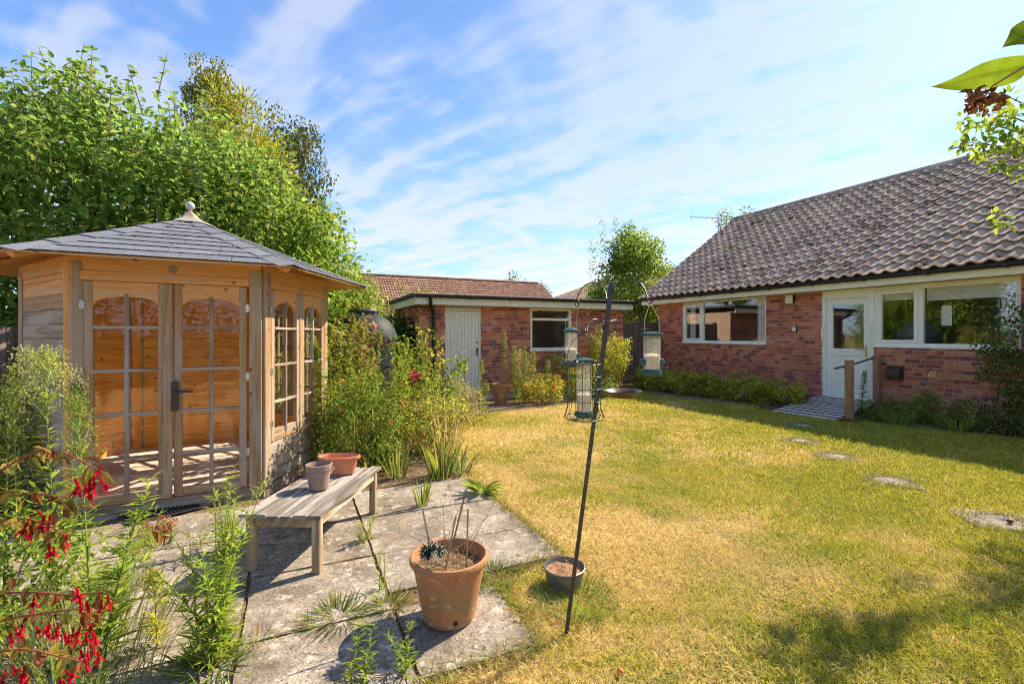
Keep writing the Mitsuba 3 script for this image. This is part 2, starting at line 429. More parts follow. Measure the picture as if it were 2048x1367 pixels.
for i in range(len(PATIO_C) - 1):
    for j in range(len(PATIO_E) - 1):
        c0, c1, e0, e1 = PATIO_C[i], PATIO_C[i + 1], PATIO_E[j], PATIO_E[j + 1]
        q = sbox(e0, c0, e1, c1).intersection(Polygon([(-3, .55), (.47, .55), (.47, 1.9), (1.02, 1.9), (1.02, 2.55), (1.56, 2.66), (1.56, 4.41), (-3, 4.41)]))
        if j == 5 and i >= 3:
            q = sbox(e0, c0, 1.56, c1).intersection(sbox(-3, 2.6, 1.56, 4.41))
        q = max((g for g in getattr(q, 'geoms', [q])), key=lambda g: g.area, default=q)
        if (j == 6 and i >= 3) or q.is_empty or q.area < 0.03 or q.geom_type != 'Polygon':
            continue
        q = q.buffer(-0.007 - 0.006 * r.random(), join_style=2)
        x, y = np.array(q.exterior.coords).T
        den = shapely.segmentize(q, 0.07)
        pts = np.array(den.exterior.coords)[:-1]
        pts += (r.random(pts.shape) - 0.5) * 0.009
        q = Polygon(pts).buffer(0)
        q = max(getattr(q, 'geoms', [q]), key=lambda g: g.area)
        top, inner = 0.014 + 0.006 * r.random(), q.buffer(-0.006)
        m = trimesh.creation.extrude_polygon(q, 0.1, engine='earcut')
        v = np.array(m.vertices); v[:, 2] += top - 0.1
        put('slab', MB().add(PF(v), m.faces, uv=np.array([r.random(), r.random()])), 'concrete', 'patio')

r = R(5)
for i, (x, y, s, rot, lab) in enumerate([
        (3.66, 3.58, 0.5, 0.35, 'rough concrete stepping stone nearest the camera with brown fruit on it'),
        (3.60, 4.55, 0.45, 0.42, 'second stepping stone from the camera, sunk in green grass'),
        (3.70, 5.48, 0.42, 0.30, 'middle stepping stone of the five, half overgrown by turf'),
        (3.78, 6.27, 0.42, 0.45, 'stepping stone just outside the shade of the bungalow'),
        (4.45, 7.35, 0.46, 0.40, 'dark stepping stone lying in shade before the ramp')]):
    a = np.linspace(0, 2 * np.pi, 40, endpoint=False)
    rad = s / 2 / np.maximum(np.abs(np.cos(a)), np.abs(np.sin(a))) ** 0.85 * (0.92 + 0.13 * meshkit.fbm(np.stack([np.cos(a) * 2 + i * 9, np.sin(a) * 2, 0 * a], -1), 3))
    q = Polygon(np.column_stack([rad * np.cos(a), rad * np.sin(a) * 0.85]))
    m = trimesh.creation.extrude_polygon(q, 0.06, engine='earcut')
    v = np.array(m.vertices) + [0, 0, -0.046]
    key = single('stepping_stone', MB().add(Frame((x, y, 0), (math.cos(rot), -math.sin(rot)))(v), m.faces, uv=ruv(r)), 'concrete', lab, 'stepping stone', 'stepping stones crossing the lawn')
STONES = [(3.62, 3.55, .235), (3.60, 4.55, .22), (3.70, 5.48, .2), (3.78, 6.27, .2), (4.45, 7.35, .22)]


# ---------------------------------------------------------------- brickwork
def bricks(fr, parent, A0, A1, z1, openings, seed, parts=300, ends=()):
    r = R(seed)
    items = []
    for k in range(int(z1 / 0.075) + 1):
        za, zb = k * 0.075 + 0.011, min((k + 1) * 0.075, z1)
        if zb - za < 0.02:
            continue
        x = A0 - r.random() * 0.2 if k % 2 else A0
        first = True
        while x < A1:
            w = 0.1025 if r.random() < 0.36 else 0.215
            lo, hi = max(x, A0), min(x + w, A1)
            x += w + 0.011
            spans = [(lo, hi)]
            for (oa, ob, oz0, oz1) in openings:
                if zb > oz0 + 0.004 and za < oz1 - 0.004:
                    spans = [p for (l, h) in spans for p in ((l, min(h, oa)), (max(l, ob), h)) if p[1] > p[0]]
            for (l, h) in spans:
                if h - l > 0.025:
                    t = r.random()
                    if w < 0.11:
                        t = min(1, t + 0.25)
                    items.append((l, h, za, zb, r.random(), t, r.random() * 0.004))
    cen = np.array([fr(np.array([(i[0] + i[1]) / 2, 0, (i[2] + i[3]) / 2])) for i in items])
    vis = np.abs(cen[:, 0] / cen[:, 1]) < 1.08
    d = np.linalg.norm(cen - [0, 0, CAM_H], axis=1) + np.where(vis, 0, 100)
    rest = MB()
    for n, i in enumerate(np.argsort(d)):
        l, h, za, zb, u, t, o = items[i]
        m = MB() if n < parts else rest
        m.box(fr, (l, -o, za), (h, 0.05, zb), bev=0.003 if n < 250 else 0.0, uv=np.array([u, t]))
        if n < parts:
            put('brick', m, 'brick', parent)
    for (efr, E0, E1, ez) in ends:
        for k in range(int(ez / 0.075)):
            x = E0 - (0.11 if k % 2 else 0)
            while x < E1:
                w = 0.1025 if r.random() < 0.36 else 0.215
                l, h = max(x, E0), min(x + w, E1)
                x += w + 0.01
                if h - l > 0.03:
                    rest.box(efr, (l, -r.random() * .004, k * .075 + .01), (h, .05, k * .075 + .075), uv=ruv(r))
    if rest.n:
        put('brickwork', rest, 'brick', parent, kind='stuff')


def wall_slab(fr, A0, A1, z0, z1, b0, b1, openings):
    q = sbox(A0, z0, A1, z1)
    for (a, b, c, d) in openings:
        q = q.difference(sbox(a, c, b, d))
    m = MB()
    for g in getattr(q, 'geoms', [q]):
        m.poly(fr, g, b0, b1)
    return m


def prism(fr, prof, a0, a1):
    """A profile in (b, z) run along a."""
    m = trimesh.creation.extrude_polygon(prof if isinstance(prof, Polygon) else Polygon(prof), a1 - a0, engine='earcut')
    p = np.array(m.vertices)
    return MB().add(fr(np.stack([a0 + p[:, 2], p[:, 0], p[:, 1]], 1)), m.faces)


def half_gutter(b, z, r):
    t = np.linspace(math.pi, 2 * math.pi, 11)
    o = np.column_stack([b + r * np.cos(t), z + r * np.sin(t)])
    i = np.column_stack([b + (r - .006) * np.cos(t), z + (r - .006) * np.sin(t)])[::-1]
    return Polygon(np.vstack([o, i]))


def sash(fr, parent, a0, a1, z0, z1, b0, b1, w, m, name='sash', glass='double_glazing'):
    k = put(name, MB().box(fr, (a0, b0, z0), (a0 + w, b1, z1), .006).box(fr, (a1 - w, b0, z0), (a1, b1, z1), .006)
            .box(fr, (a0 + w, b0 + .001, z0), (a1 - w, b1 - .001, z0 + w), .006).box(fr, (a0 + w, b0 + .001, z1 - w), (a1 - w, b1 - .001, z1), .006), m, parent)
    b = (b0 + b1) / 2
    pane(fr, parent, a0 + w * .8, a1 - w * .8, z0 + w * .8, z1 - w * .8, b, glass)
    return k


def pane(fr, parent, a0, a1, z0, z1, b, glass='double_glazing', name='pane'):
    v = fr(np.array([[a0, b, z0], [a1, b, z0], [a1, b, z1], [a0, b, z1]]))
    return put(name, MB().add(v, [[0, 1, 2, 3]]), glass, parent)


def curtain(fr, a0, a1, b, z0, z1, n=60, amp=0.03):
    a = np.linspace(a0, a1, n)
    w = b + amp * np.sin((a - a0) * 48) + 0.012 * np.sin((a - a0) * 131)
    v = np.vstack([np.stack([a, w, np.full(n, z)], 1) for z in (z0, z1)])
    i = np.arange(n - 1)
    f = np.stack([i, i + 1, i + 1 + n, i + n], 1)
    v2 = v + [0, 0.004, 0]
    return MB().add(fr(v), f).add(fr(v2), f[:, ::-1])


# ---------------------------------------------------------------- bungalow
BF = Frame((6.27, 9.7), (0.418, -0.908))
bung = thing('bungalow', 'long brick bungalow with grey pantile roof and white framed windows', 'bungalow')
AL, AR = -4.77, 5.2
OPEN = [(-3.82, -1.252, 1.20, 2.30), (0.0, 0.95, 0.16, 2.30), (0.95, 2.92, 1.20, 2.30)]
wall = put('wall', wall_slab(BF, AL + .003, AR, -0.2, 2.34, 0.006, 0.25, OPEN), 'mortar', bung)
GABLE = Frame(BF(np.array([AL, 6.95, 0])), (-0.908, -0.418))
bricks(BF, wall, AL, AR, 2.28, OPEN, 11, ends=[(GABLE, 0.0, 6.95, 2.3)])
m = MB().box(BF, (AL + .006, .25, -.2), (AL + .25, 6.95, 2.35)).box(BF, (AR - .25, .25, -.2), (AR, 6.95, 2.35)).box(BF, (AL + .25, 6.7, -.2), (AR - .25, 6.95, 2.35))
gq = Polygon([(0, 2.345), (6.95, 2.345), (3.47, 4.85)])
m.poly(GABLE, gq, .006, .2)
put('gable', m, 'brick' if 0 else 'mortar', bung)
room = MB().box(BF, (AL + .26, .26, .12), (AR - .26, 6.6, .16)).box(BF, (AL + .26, .26, 2.32), (AR - .26, 6.6, 2.36)).box(BF, (AL + .26, 4.2, .165), (AR - .26, 4.3, 2.315))
room.box(BF, (-.35, .27, .165), (-.25, 4.19, 2.315)).box(BF, (AL + .262, .27, .165), (AL + .3, 4.19, 2.315))
put('room', room, 'plaster', bung)
# window and door
w1 = put('window', MB().box(BF, (-3.82, -.03, 1.165), (-1.252, .12, 1.205), .008), 'upvc', bung, label='long window near the far corner, under the eaves')
put('frame', MB().box(BF, (-3.82, .03, 1.205), (-3.77, .10, 2.275)).box(BF, (-1.302, .03, 1.205), (-1.252, .10, 2.275)).box(BF, (-3.77, .031, 1.205), (-1.302, .099, 1.25)).box(BF, (-3.77, .031, 2.23), (-1.302, .099, 2.275)).box(BF, (-3.16, .032, 1.25), (-3.10, .098, 2.23)), 'upvc', w1)
sash(BF, w1, -3.768, -3.162, 1.252, 2.228, .015, .085, .055, 'upvc')
pane(BF, w1, -3.1, -1.302, 1.25, 2.23, .065)
put('curtain', curtain(BF, -1.62, -1.27, .2, 1.1, 2.25), 'fabric', w1)
put('curtain', curtain(BF, -3.72, -3.5, .2, 1.1, 2.25), 'fabric', w1)
w2 = put('window', MB().box(BF, (.953, -.03, 1.165), (2.92, .12, 1.205), .008), 'upvc', bung, label='wide window right of the glazed door')
put('frame', MB().box(BF, (.953, .03, 1.205), (1.01, .10, 2.275)).box(BF, (2.86, .03, 1.205), (2.92, .10, 2.275)).box(BF, (1.01, .031, 1.205), (2.86, .099, 1.25)).box(BF, (1.01, .031, 2.19), (2.86, .099, 2.275)).box(BF, (1.63, .032, 1.25), (1.70, .098, 2.19)), 'upvc', w2)
sash(BF, w2, 1.012, 1.628, 1.252, 2.188, .015, .085, .058, 'upvc')
pane(BF, w2, 1.7, 2.86, 1.25, 2.19, .065)
put('blind', MB().box(BF, (1.03, .16, 2.02), (1.64, .17, 2.25)).box(BF, (1.70, .16, 1.98), (2.84, .17, 2.25)), 'fabric', w2)
put('curtain', curtain(BF, 2.62, 2.9, .24, 1.1, 2.25), 'fabric', w2)
put('notice', MB().box(BF, (1.93, .09, 1.55), (2.07, .093, 1.88)), 'fabric', w2)
dr_ = put('door', MB().box(BF, (.09, .02, .21), (.20, .075, 2.10), .006).box(BF, (.77, .02, .21), (.865, .075, 2.10), .006).box(BF, (.20, .021, .21), (.77, .074, .36), .006).box(BF, (.20, .021, 1.00), (.77, .074, 1.13), .006).box(BF, (.20, .021, 1.98), (.77, .074, 2.10), .006)
          .box(BF, (.19, .04, .35), (.78, .06, 1.01)), 'upvc', bung, label='white half glazed door at the top of the ramp')
put('frame', MB().box(BF, (.0, .01, .17), (.085, .11, 2.275), .006).box(BF, (.87, .01, .17), (.95, .11, 2.275), .006).box(BF, (.085, .011, 2.105), (.87, .109, 2.275), .006).box(BF, (.085, -.03, .15), (.87, .11, .205), .006), 'upvc', dr_)
put('panel', MB().box(BF, (.25, .03, .42), (.72, .05, .94), .015), 'upvc', dr_)
pane(BF, dr_, .195, .775, 1.125, 1.985, .05)
put('handle', MB().box(BF, (.80, .008, .98), (.84, .022, 1.20), .004).tube(np.array([[.82, .01, 1.12], [.82, -.035, 1.12], [.80, -.045, 1.12], [.70, -.045, 1.115]]), .010, 8, fr=BF), 'brass', dr_)
for (a, lab) in ((.045, 'white grab handle on the hinge side of the door frame'), (.91, 'white grab handle on the lock side of the door frame')):
    t = np.linspace(0, 1, 9)
    pts = np.stack([np.full(9, a), .012 - .075 * np.sin(np.pi * t) ** .5, 1.22 + .42 * t], 1)
    single('grab_handle', MB().tube(pts, .015, 8, fr=BF).box(BF, (a - .03, -.004, 1.19), (a + .03, .009, 1.25), .005).box(BF, (a - .03, -.004, 1.61), (a + .03, .009, 1.67), .005), 'upvc', lab, 'handle')
# eaves
put('fascia', MB().box(BF, (-5.07, -.35, 2.27), (5.3, -.325, 2.40)).box(BF, (-5.05, -.325, 2.282), (5.3, .0, 2.30)), 'cream_paint', bung)
g = prism(BF, half_gutter(-.412, 2.43, .058), -5.09, 5.3)
put('gutter', g, 'black_plastic', bung)
for a in np.arange(-4.7, 5, .95):
    put('gutter_bracket', MB().box(BF, (a - .025, -.475, 2.362), (a + .025, -.352, 2.425), .01), 'black_plastic', bung)
E0, E1 = np.array([-.45, 2.45]), np.array([3.43, 5.15])
sl = E1 - E0; SLEN = np.linalg.norm(sl); sd = sl / SLEN; sn = np.array([-sd[1], sd[0]])
off = lambda p, o: p + sn * o
q = Polygon([off(E0, -.02), off(E1, -.02), off(E1, -.09), off(E0, -.09)])
q2 = Polygon([(2 * 3.43 - x, z) for x, z in q.exterior.coords])
roof = put('roof', prism(BF, q, -5.0, 5.3), 'dark_felt', bung)
put('rear_slope', prism(BF, q2.buffer(.03), -5.0, 5.3), 'roof_tile', roof)
put('barge_board', MB().add(*(lambda mm: (np.vstack(mm.v), np.vstack(mm.f)))(prism(BF, Polygon([off(E0, -.03), off(E1, -.03), off(E1, -.2), off(E0 + sd * .12, -.2)]), -5.03, -5.005))), 'cream_paint', roof)


def pantile(width, length, segs=10, amp=.050, th=.026, tilt=.042):
    x = np.linspace(0, 1, segs + 1)
    prof = amp * (0.5 + 0.5 * np.cos(2 * np.pi * (x - 0.72))) ** 1.6
    v = []
    for (y, lift) in ((0, tilt), (length, 0.0)):
        for o in (0, -th):
            v.append(np.stack([x * (width + .012), np.full(segs + 1, y), prof + lift + o], 1))
    n = segs + 1
    i = np.arange(segs)
    f = [np.stack([i, i + 1, 2 * n + i + 1, 2 * n + i], 1), np.stack([n + i, 3 * n + i, 3 * n + i + 1, n + i + 1], 1),
         np.stack([n + i, n + i + 1, i + 1, i], 1), np.stack([2 * n + i, 2 * n + i + 1, 3 * n + i + 1, 3 * n + i], 1),
         np.array([[0, 2 * n, 3 * n, n], [n - 1, 2 * n - 1, 4 * n - 1, 3 * n - 1]])]
    return np.vstack(v), np.vstack(f)


tv, tf = pantile(.225, .33)
r = R(21)
tiles, rest = [], MB()
rows = 17; gauge = SLEN / rows
for j in range(rows):
    for i in range(45):
        tiles.append((i, j))


def on_slope(a, u, h):
    p = E0[None] + sd[None] * u[:, None] + sn[None] * h[:, None]
    return BF(np.stack([a, p[:, 0], p[:, 1]], 1))


cen = np.array([on_slope(np.array([-5.06 + .225 * i]), np.array([gauge * j]), np.array([0.0]))[0] for i, j in tiles])
dd = np.linalg.norm(cen - [0, 0, CAM_H], axis=1) + np.where(cen[:, 0] / cen[:, 1] < 1.07, 0, 100)
for k, ii in enumerate(np.argsort(dd)):
    i, j = tiles[ii]
    ang = (r.random() - .5) * .012
    a = -5.06 + .225 * i + tv[:, 0] + tv[:, 1] * ang + (r.random() - .5) * .006
    wv = on_slope(a, gauge * j - .03 + tv[:, 1] + (r.random() - .5) * .012, tv[:, 2] + .002 + r.random() * .004)
    mm = MB() if k < 300 else rest
    mm.add(wv, tf, uv=ruv(r))
    if k < 300:
        put('tile', mm, 'roof_tile', roof)
put('tiling', rest, 'roof_tile', roof, kind='stuff')
for k in range(23):
    t = np.linspace(-.15 * np.pi, 1.15 * np.pi, 9)
    prof = np.vstack([np.column_stack([3.43 + .135 * np.cos(t), 5.13 + .115 * np.sin(t)]), np.column_stack([3.43 + .11 * np.cos(t), 5.13 + .09 * np.sin(t)])[::-1]])
    g = prism(BF, Polygon(prof), -5.08 + .45 * k, -5.08 + .45 * k + .443)
    g.u = [np.tile(ruv(r), (g.n, 1))]
    put('ridge_tile', g, 'roof_tile', roof)
# leaf litter and moss lumps caught on the tiles
lit = MB()
for k in range(420):
    a, u = r.uniform(-4.8, 4.6), r.uniform(.1, SLEN - .2)
    ic = trimesh.creation.icosphere(subdivisions=1, radius=1)
    v = np.array(ic.vertices) * (1 + .5 * (r.random((len(ic.vertices), 1)) - .5)) * np.array([r.uniform(.012, .035), r.uniform(.012, .03), r.uniform(.006, .014)])
    lit.add(on_slope(np.round(a / .225) * .225 + .06 + v[:, 0] + r.normal() * .03, u + v[:, 1], v[:, 2] + .022), ic.faces, c=np.array([.085, .05, .025]) * r.uniform(.6, 1.7) + np.array([.02, .012, .0]))
put('moss', lit, 'tinted', roof, kind='stuff')
lt = thing('security_light', 'grey security light box fixed high on the brick wall', 'light')
put('case', MB().box(BF, (-.73, -.09, 2.06), (-.57, -.005, 2.25), .01), 'cream_paint', lt)
put('lens', MB().box(BF, (-.715, -.095, 2.05), (-.585, -.02, 2.059)).box(BF, (-.57, -.075, 2.08), (-.545, -.02, 2.24), .008), 'black_plastic', lt)
ks = thing('key_safe', 'small key safe with white cover on brickwork left of the door', 'key safe')
put('case', MB().box(BF, (-.60, -.045, 1.47), (-.505, -.005, 1.60), .01), 'black_plastic', ks)
put('cover', MB().box(BF, (-.592, -.053, 1.475), (-.513, -.047, 1.55), .003), 'upvc', ks)
for kk in range(3):
    put('button', MB().box(BF, (-.585 + .024 * kk, -.051, 1.56), (-.569 + .024 * kk, -.046, 1.585), .002), 'upvc', ks)
vt = thing('wall_vent', 'brown plastic vent cowl on the brick wall right of the rail post', 'vent')
vq = Polygon([(-.004, .62), (-.004, .84), (-.05, .83), (-.11, .78), (-.13, .70), (-.125, .64), (-.11, .64), (-.10, .69), (-.02, .64), (-.02, .62)])
put('cowl', prism(BF, vq, 1.20, 1.42), 'brown_plastic', vt)
put('backplate', MB().box(BF, (1.18, -.012, .60), (1.44, -.002, .85), .004), 'brown_plastic', vt)
tp = thing('garden_tap', 'garden tap on the brick wall below the wide window', 'tap')
put('body', MB().tube(np.array([[1.85, .0, .74], [1.85, -.07, .74], [1.85, -.10, .735], [1.85, -.115, .70], [1.85, -.115, .665]]), [.012, .014, .016, .014, .013], 10, fr=BF).tube(np.array([[1.85, -.075, .74], [1.85, -.075, .80]]), .009, 8, fr=BF), 'steel', tp)
put('lever', MB().box(BF, (1.79, -.085, .80), (1.91, -.065, .815), .005), 'black_plastic', tp)
put('backplate', MB().box(BF, (1.81, -.012, .68), (1.89, -.001, .80), .004), 'brass', tp)
# ramp and handrail
ramp = thing('ramp', 'wooden plank ramp with dark gaps leading up to the white door', 'ramp')
r = R(31)
B0, B1 = np.array([[-.06, -.04, .17], [1.03, -.04, .17]]), np.array([[.30, -1.86, .035], [1.36, -1.78, .035]])
npl = 9
for k in range(npl):
    t0, t1 = (k + .0) / npl, (k + .90 + .02 * r.random()) / npl
    c = [B0[0] * (1 - t) + B1[0] * t for t in (t0, t1)] + [B0[1] * (1 - t) + B1[1] * t for t in (t1, t0)]
    c = np.array([c[0], c[3], c[2], c[1]])        # far left, far right, near right, near left
    v = np.vstack([c + [0, 0, -.028], c + [0, 0, 0.002 * r.random()]])
    f = [[0, 1, 2, 3], [7, 6, 5, 4], [0, 4, 5, 1], [1, 5, 6, 2], [2, 6, 7, 3], [3, 7, 4, 0]]
    uv = np.stack([v[:, 0] + k * 7.3, v[:, 1] + k * .37], 1)
    put('plank', MB().add(BF(v), np.array(f)[:, ::-1], uv=uv), 'ramp_wood', ramp)
    cc = c * .5 + c.mean(0) * .5
    cc = c.mean(0) + (c - c.mean(0)) * .34
    e_ = nm(c[1] - c[0])
    cc = np.array([cc[i] + e_ * (np.dot(c[i] - cc[i], e_) * 1.9) for i in range(4)])
    v = np.vstack([cc + [0, 0, .001], cc + [0, 0, .0055]])
    put('grip_strip', MB().add(BF(v), np.array(f)[:, ::-1]), 'rubber', ramp)
st = MB()
for t in (.04, .5, .96):
    p0, p1 = B0[0] * (1 - t) + B0[1] * t, B1[0] * (1 - t) + B1[1] * t
    v = np.array([p0 + [-.02, 0, -.029], p0 + [.02, 0, -.029], p1 + [.02, 0, -.029], p1 + [-.02, 0, -.029]])
    v = np.vstack([v, v * [1, 1, 0] + [0, 0, -.02]])
    st.add(BF(v), np.array([[0, 1, 2, 3], [7, 6, 5, 4], [0, 4, 5, 1], [1, 5, 6, 2], [2, 6, 7, 3], [3, 7, 4, 0]]), uv=np.stack([v[:, 1], v[:, 0]], 1))
put('bearer', st, 'fence_wood', ramp)
hr = thing('handrail', 'thin dark handrail fixed to two square wooden posts beside the ramp', 'handrail')
put('post', MB().box(BF, (1.39, -1.62, 0), (1.49, -1.52, .99), .006, grain='z', gid=1), 'post_wood', hr)
put('post', MB().box(BF, (1.04, -.20, 0), (1.14, -.10, 1.03), .006, grain='z', gid=2), 'post_wood', hr)
put('rail', MB().tube(np.array([[1.43, -1.92, .865], [1.37, -1.45, .90], [1.22, -.80, .945], [1.03, -.04, 1.0]]), .018, 8, fr=BF), 'tinted_rail', hr)
for (a, b, z) in ((1.375, -1.57, .875), (1.03, -.16, .97)):
    t = np.linspace(0, np.pi * 1.2, 8)
    put('hook', MB().tube(np.stack([np.full(8, a - .005), b + .03 * np.cos(t), z - .03 * np.sin(t)], 1), .005, 5, fr=BF), 'brass', hr)
mat('tinted_rail', (0.11, 0.075, 0.06), 0.7)
# tv aerial on the far gable
ae = thing('tv_aerial', 'thin television aerial on a mast beyond the far roof verge', 'aerial')
put('mast', MB().tube(np.array([[-5.06, 2.75, 3.7], [-5.06, 2.75, 5.25]]), .018, 6, fr=BF), 'steel', ae)
bm = MB().tube(np.array([[-5.06, 2.75, 5.18], [-4.75, 1.6, 5.22]]), .012, 5, fr=BF)
bm = MB(); p0 = BF(np.array([-5.06, 2.75, 5.16]))
d = np.array([-.97, .1, .06]); s_ = np.array([.1, .97, 0.0])
bm.tube(np.array([p0 + d * -.05, p0 + d * .9]), .012, 5)
for t in (.15, .35, .5, .62, .74, .86):
    bm.tube(np.array([p0 + d * t - s_ * .16 + [0, 0, .0], p0 + d * t + s_ * .16]), .006, 4)
bm.tube(np.array([p0 + d * .1 + [0, 0, -.2], p0 + d * .1 + [0, 0, .2]]), .006, 4).tube(np.array([p0 + d * .86 + [0, 0, -.1], p0 + d * .86 + [0, 0, .1]]), .006, 4)
put('boom', bm, 'steel', ae)

# ---------------------------------------------------------------- garage
GF = Frame((-1.46, 10.5), (0.908, 0.418))
gar = thing('garage', 'flat roofed brick garage with pale green door and dark gutter', 'garage')
GO = [(0, .835, 0.0, 1.99), (2.09, 3.235, 1.05, 2.04)]
gw = put('wall', wall_slab(GF, -.577, 4.80, -.2, 2.1, .006, .22, GO), 'mortar', gar)
GL = Frame(GF(np.array([-.583, 2.6, 0])), (0.418, -0.908))
bricks(GF, gw, -.583, 4.80, 2.04, GO, 41, ends=[(GL, 0, 2.6, 2.05)])
put('rear_wall', MB().box(GF, (-.576, .22, -.2), (-.36, 2.6, 2.1)).box(GF, (4.58, .22, -.2), (4.80, 2.6, 2.1)).box(GF, (-.36, 2.38, -.2), (4.58, 2.6, 2.1)), 'mortar', gar)
gr = put('roof', MB().box(GF, (-.80, -.30, 2.19), (4.95, 2.75, 2.27), .02), 'dark_felt', gar)
put('fascia', MB().box(GF, (-.70, -.27, 2.04), (4.90, -.245, 2.188)).box(GF, (-.725, -.275, 2.03), (-.702, 2.7, 2.186)).box(GF, (-.70, -.245, 2.05), (4.9, -.002, 2.065)), 'green_paint', gar)
put('gutter', prism(GF, half_gutter(-.335, 2.235, .06), -.74, 4.98), 'black_plastic', gar)
for a in np.arange(-.4, 4.9, .9):
    put('gutter_bracket', MB().box(GF, (a - .025, -.40, 2.165), (a + .025, -.272, 2.23), .01), 'black_plastic', gar)
put('downpipe', MB().tube(np.array([[-.42, -.335, 2.19], [-.42, -.335, 2.10], [-.41, -.30, 2.03], [-.31, -.12, 1.93], [-.28, -.075, 1.86], [-.28, -.07, 1.0], [-.28, -.07, .05]]), .037, 10, fr=GF)
    .box(GF, (-.33, -.1, 1.50), (-.23, 0, 1.53), .004).box(GF, (-.33, -.1, .60), (-.23, 0, .63), .004), 'black_plastic', gar, smooth=40)
gd = put('door', MB().box(GF, (.0, .015, .02), (.045, .10, 1.985), .004).box(GF, (.79, .015, .02), (.835, .10, 1.985), .004).box(GF, (.045, .016, 1.94), (.79, .099, 1.985), .004), 'green_paint', gar, label='pale green boarded garage door')
r = R(43)
for k in range(9):
    a0 = .05 + k * .0822
    put('board', MB().box(GF, (a0, .03 + r.random() * .003, .03), (a0 + .0782, .055, 1.932), .006), 'green_paint', gd)
put('patch', MB().box(GF, (.07, .012, 1.72), (.40, .028, 1.745), .004), 'green_paint', gd)
put('handle', MB().box(GF, (.735, .01, .93), (.765, .028, 1.10), .004).tube(np.array([[.75, .02, 1.06], [.75, -.03, 1.06], [.70, -.03, 1.06]]), .008, 6, fr=GF).box(GF, (.73, .012, 1.2), (.76, .028, 1.25), .004), 'black_metal', gd)
gwin = put('window', MB().box(GF, (2.06, -.05, 1.005), (3.27, .10, 1.047), .006), 'green_paint', gar, label='dark garage window with a small top light')
put('frame', MB().box(GF, (2.09, .02, 1.048), (2.15, .09, 2.035), .004).box(GF, (3.175, .02, 1.048), (3.235, .09, 2.035), .004).box(GF, (2.15, .021, 1.048), (3.175, .089, 1.09), .004).box(GF, (2.15, .021, 1.985), (3.175, .089, 2.035), .004).box(GF, (2.15, .015, 1.74), (3.175, .089, 1.80), .004), 'cream_paint', gwin)
pane(GF, gwin, 2.15, 3.175, 1.09, 1.74, .055, 'pane'); pane(GF, gwin, 2.15, 3.175, 1.80, 1.985, .055, 'pane')
put('shelf', MB().box(GF, (2.1, .5, 1.2), (4.2, .9, 1.23)).box(GF, (2.5, .55, 1.23), (2.75, .8, 1.5)).box(GF, (3.2, .5, 1.23), (3.4, .75, 1.42)), 'fence_wood', gar) if 0 else None
fs = single('door_step', MB().box(GF, (-.15, -.75, -.05), (1.6, -.02, .055), .01, uv=np.array([.3, .6])), 'concrete', 'low concrete step in front of the garage door', 'step')


# ---------------------------------------------------------------- houses beyond
def far_house(key, fr, L, depth, ze, zr, seed, mat_t='red_tile', tw=.16, gauge=.33):
    r = R(seed)
    put('wall', MB().box(fr, (.3, .3, -.1), (L - .3, 2 * depth - .3, ze)).poly(fr, Polygon([(.3, ze - .01), (.31, ze), (L - .31, ze), (L - .3, ze - .01)]), .4, .5), 'brick_plain', key)
    sl = np.array([depth, zr - ze]); n = int(np.linalg.norm(sl) / gauge); d = sl / np.linalg.norm(sl); nn = np.array([-d[1], d[0]])
    deck = Polygon([(0, ze), (depth, zr), (2 * depth, ze), (2 * depth, ze - .1), (depth, zr - .1), (0, ze - .1)])
    rf = put('roof', prism(fr, deck, 0, L), 'dark_felt', key)
    put('gable', prism(fr, Polygon([(.3, ze - .02), (depth, zr - .25), (2 * depth - .3, ze - .02)]), .32, L - .32), 'brick_plain', key)
    m = MB()
    v0, f0 = pantile(tw, gauge * 1.12, 4, .035, .03, .04)
    for j in range(n):
        for i in range(int(L / tw)):
            h = v0[:, 2] + .01
            u = gauge * j + v0[:, 1] + (r.random() - .5) * .01
            a = tw * i + v0[:, 0]
            p = np.array([0, ze])[None] + d[None] * u[:, None] + nn[None] * h[:, None]
            m.add(fr(np.stack([a, p[:, 0], p[:, 1]], 1)), f0, uv=ruv(r))
    put('tiling', m, mat_t, rf, kind='stuff')
    for k in range(int(L / .45)):
        t = np.linspace(0, np.pi, 6)
        g = prism(fr, Polygon(np.vstack([np.column_stack([depth + .15 * np.cos(t), zr - .02 + .13 * np.sin(t)])])), .45 * k, .45 * k + .44)
        g.u = [np.tile(ruv(r), (g.n, 1))]
        put('ridge_tile', g, mat_t, rf)


mat('brick_plain', (0.30, 0.115, 0.07), 0.9)
h1 = thing('house', 'long red tiled house roof behind the garage and hedge', 'house')
far_house(h1, Frame(np.array([-10.3, 29.0, 0]) - np.array([.908, .418, 0]) * 6 - np.array([-.418, .908, 0]) * 4, (.908, .418)), 19.7, 4.0, 2.4, 5.1, 51)
h2 = thing('house', 'second brown tiled house roof half hidden by the birch beyond the garage', 'house')
far_house(h2, Frame((.98, 26.0), (.418, -.908)), 9, 4.0, 2.9, 4.3, 53, 'roof_tile')

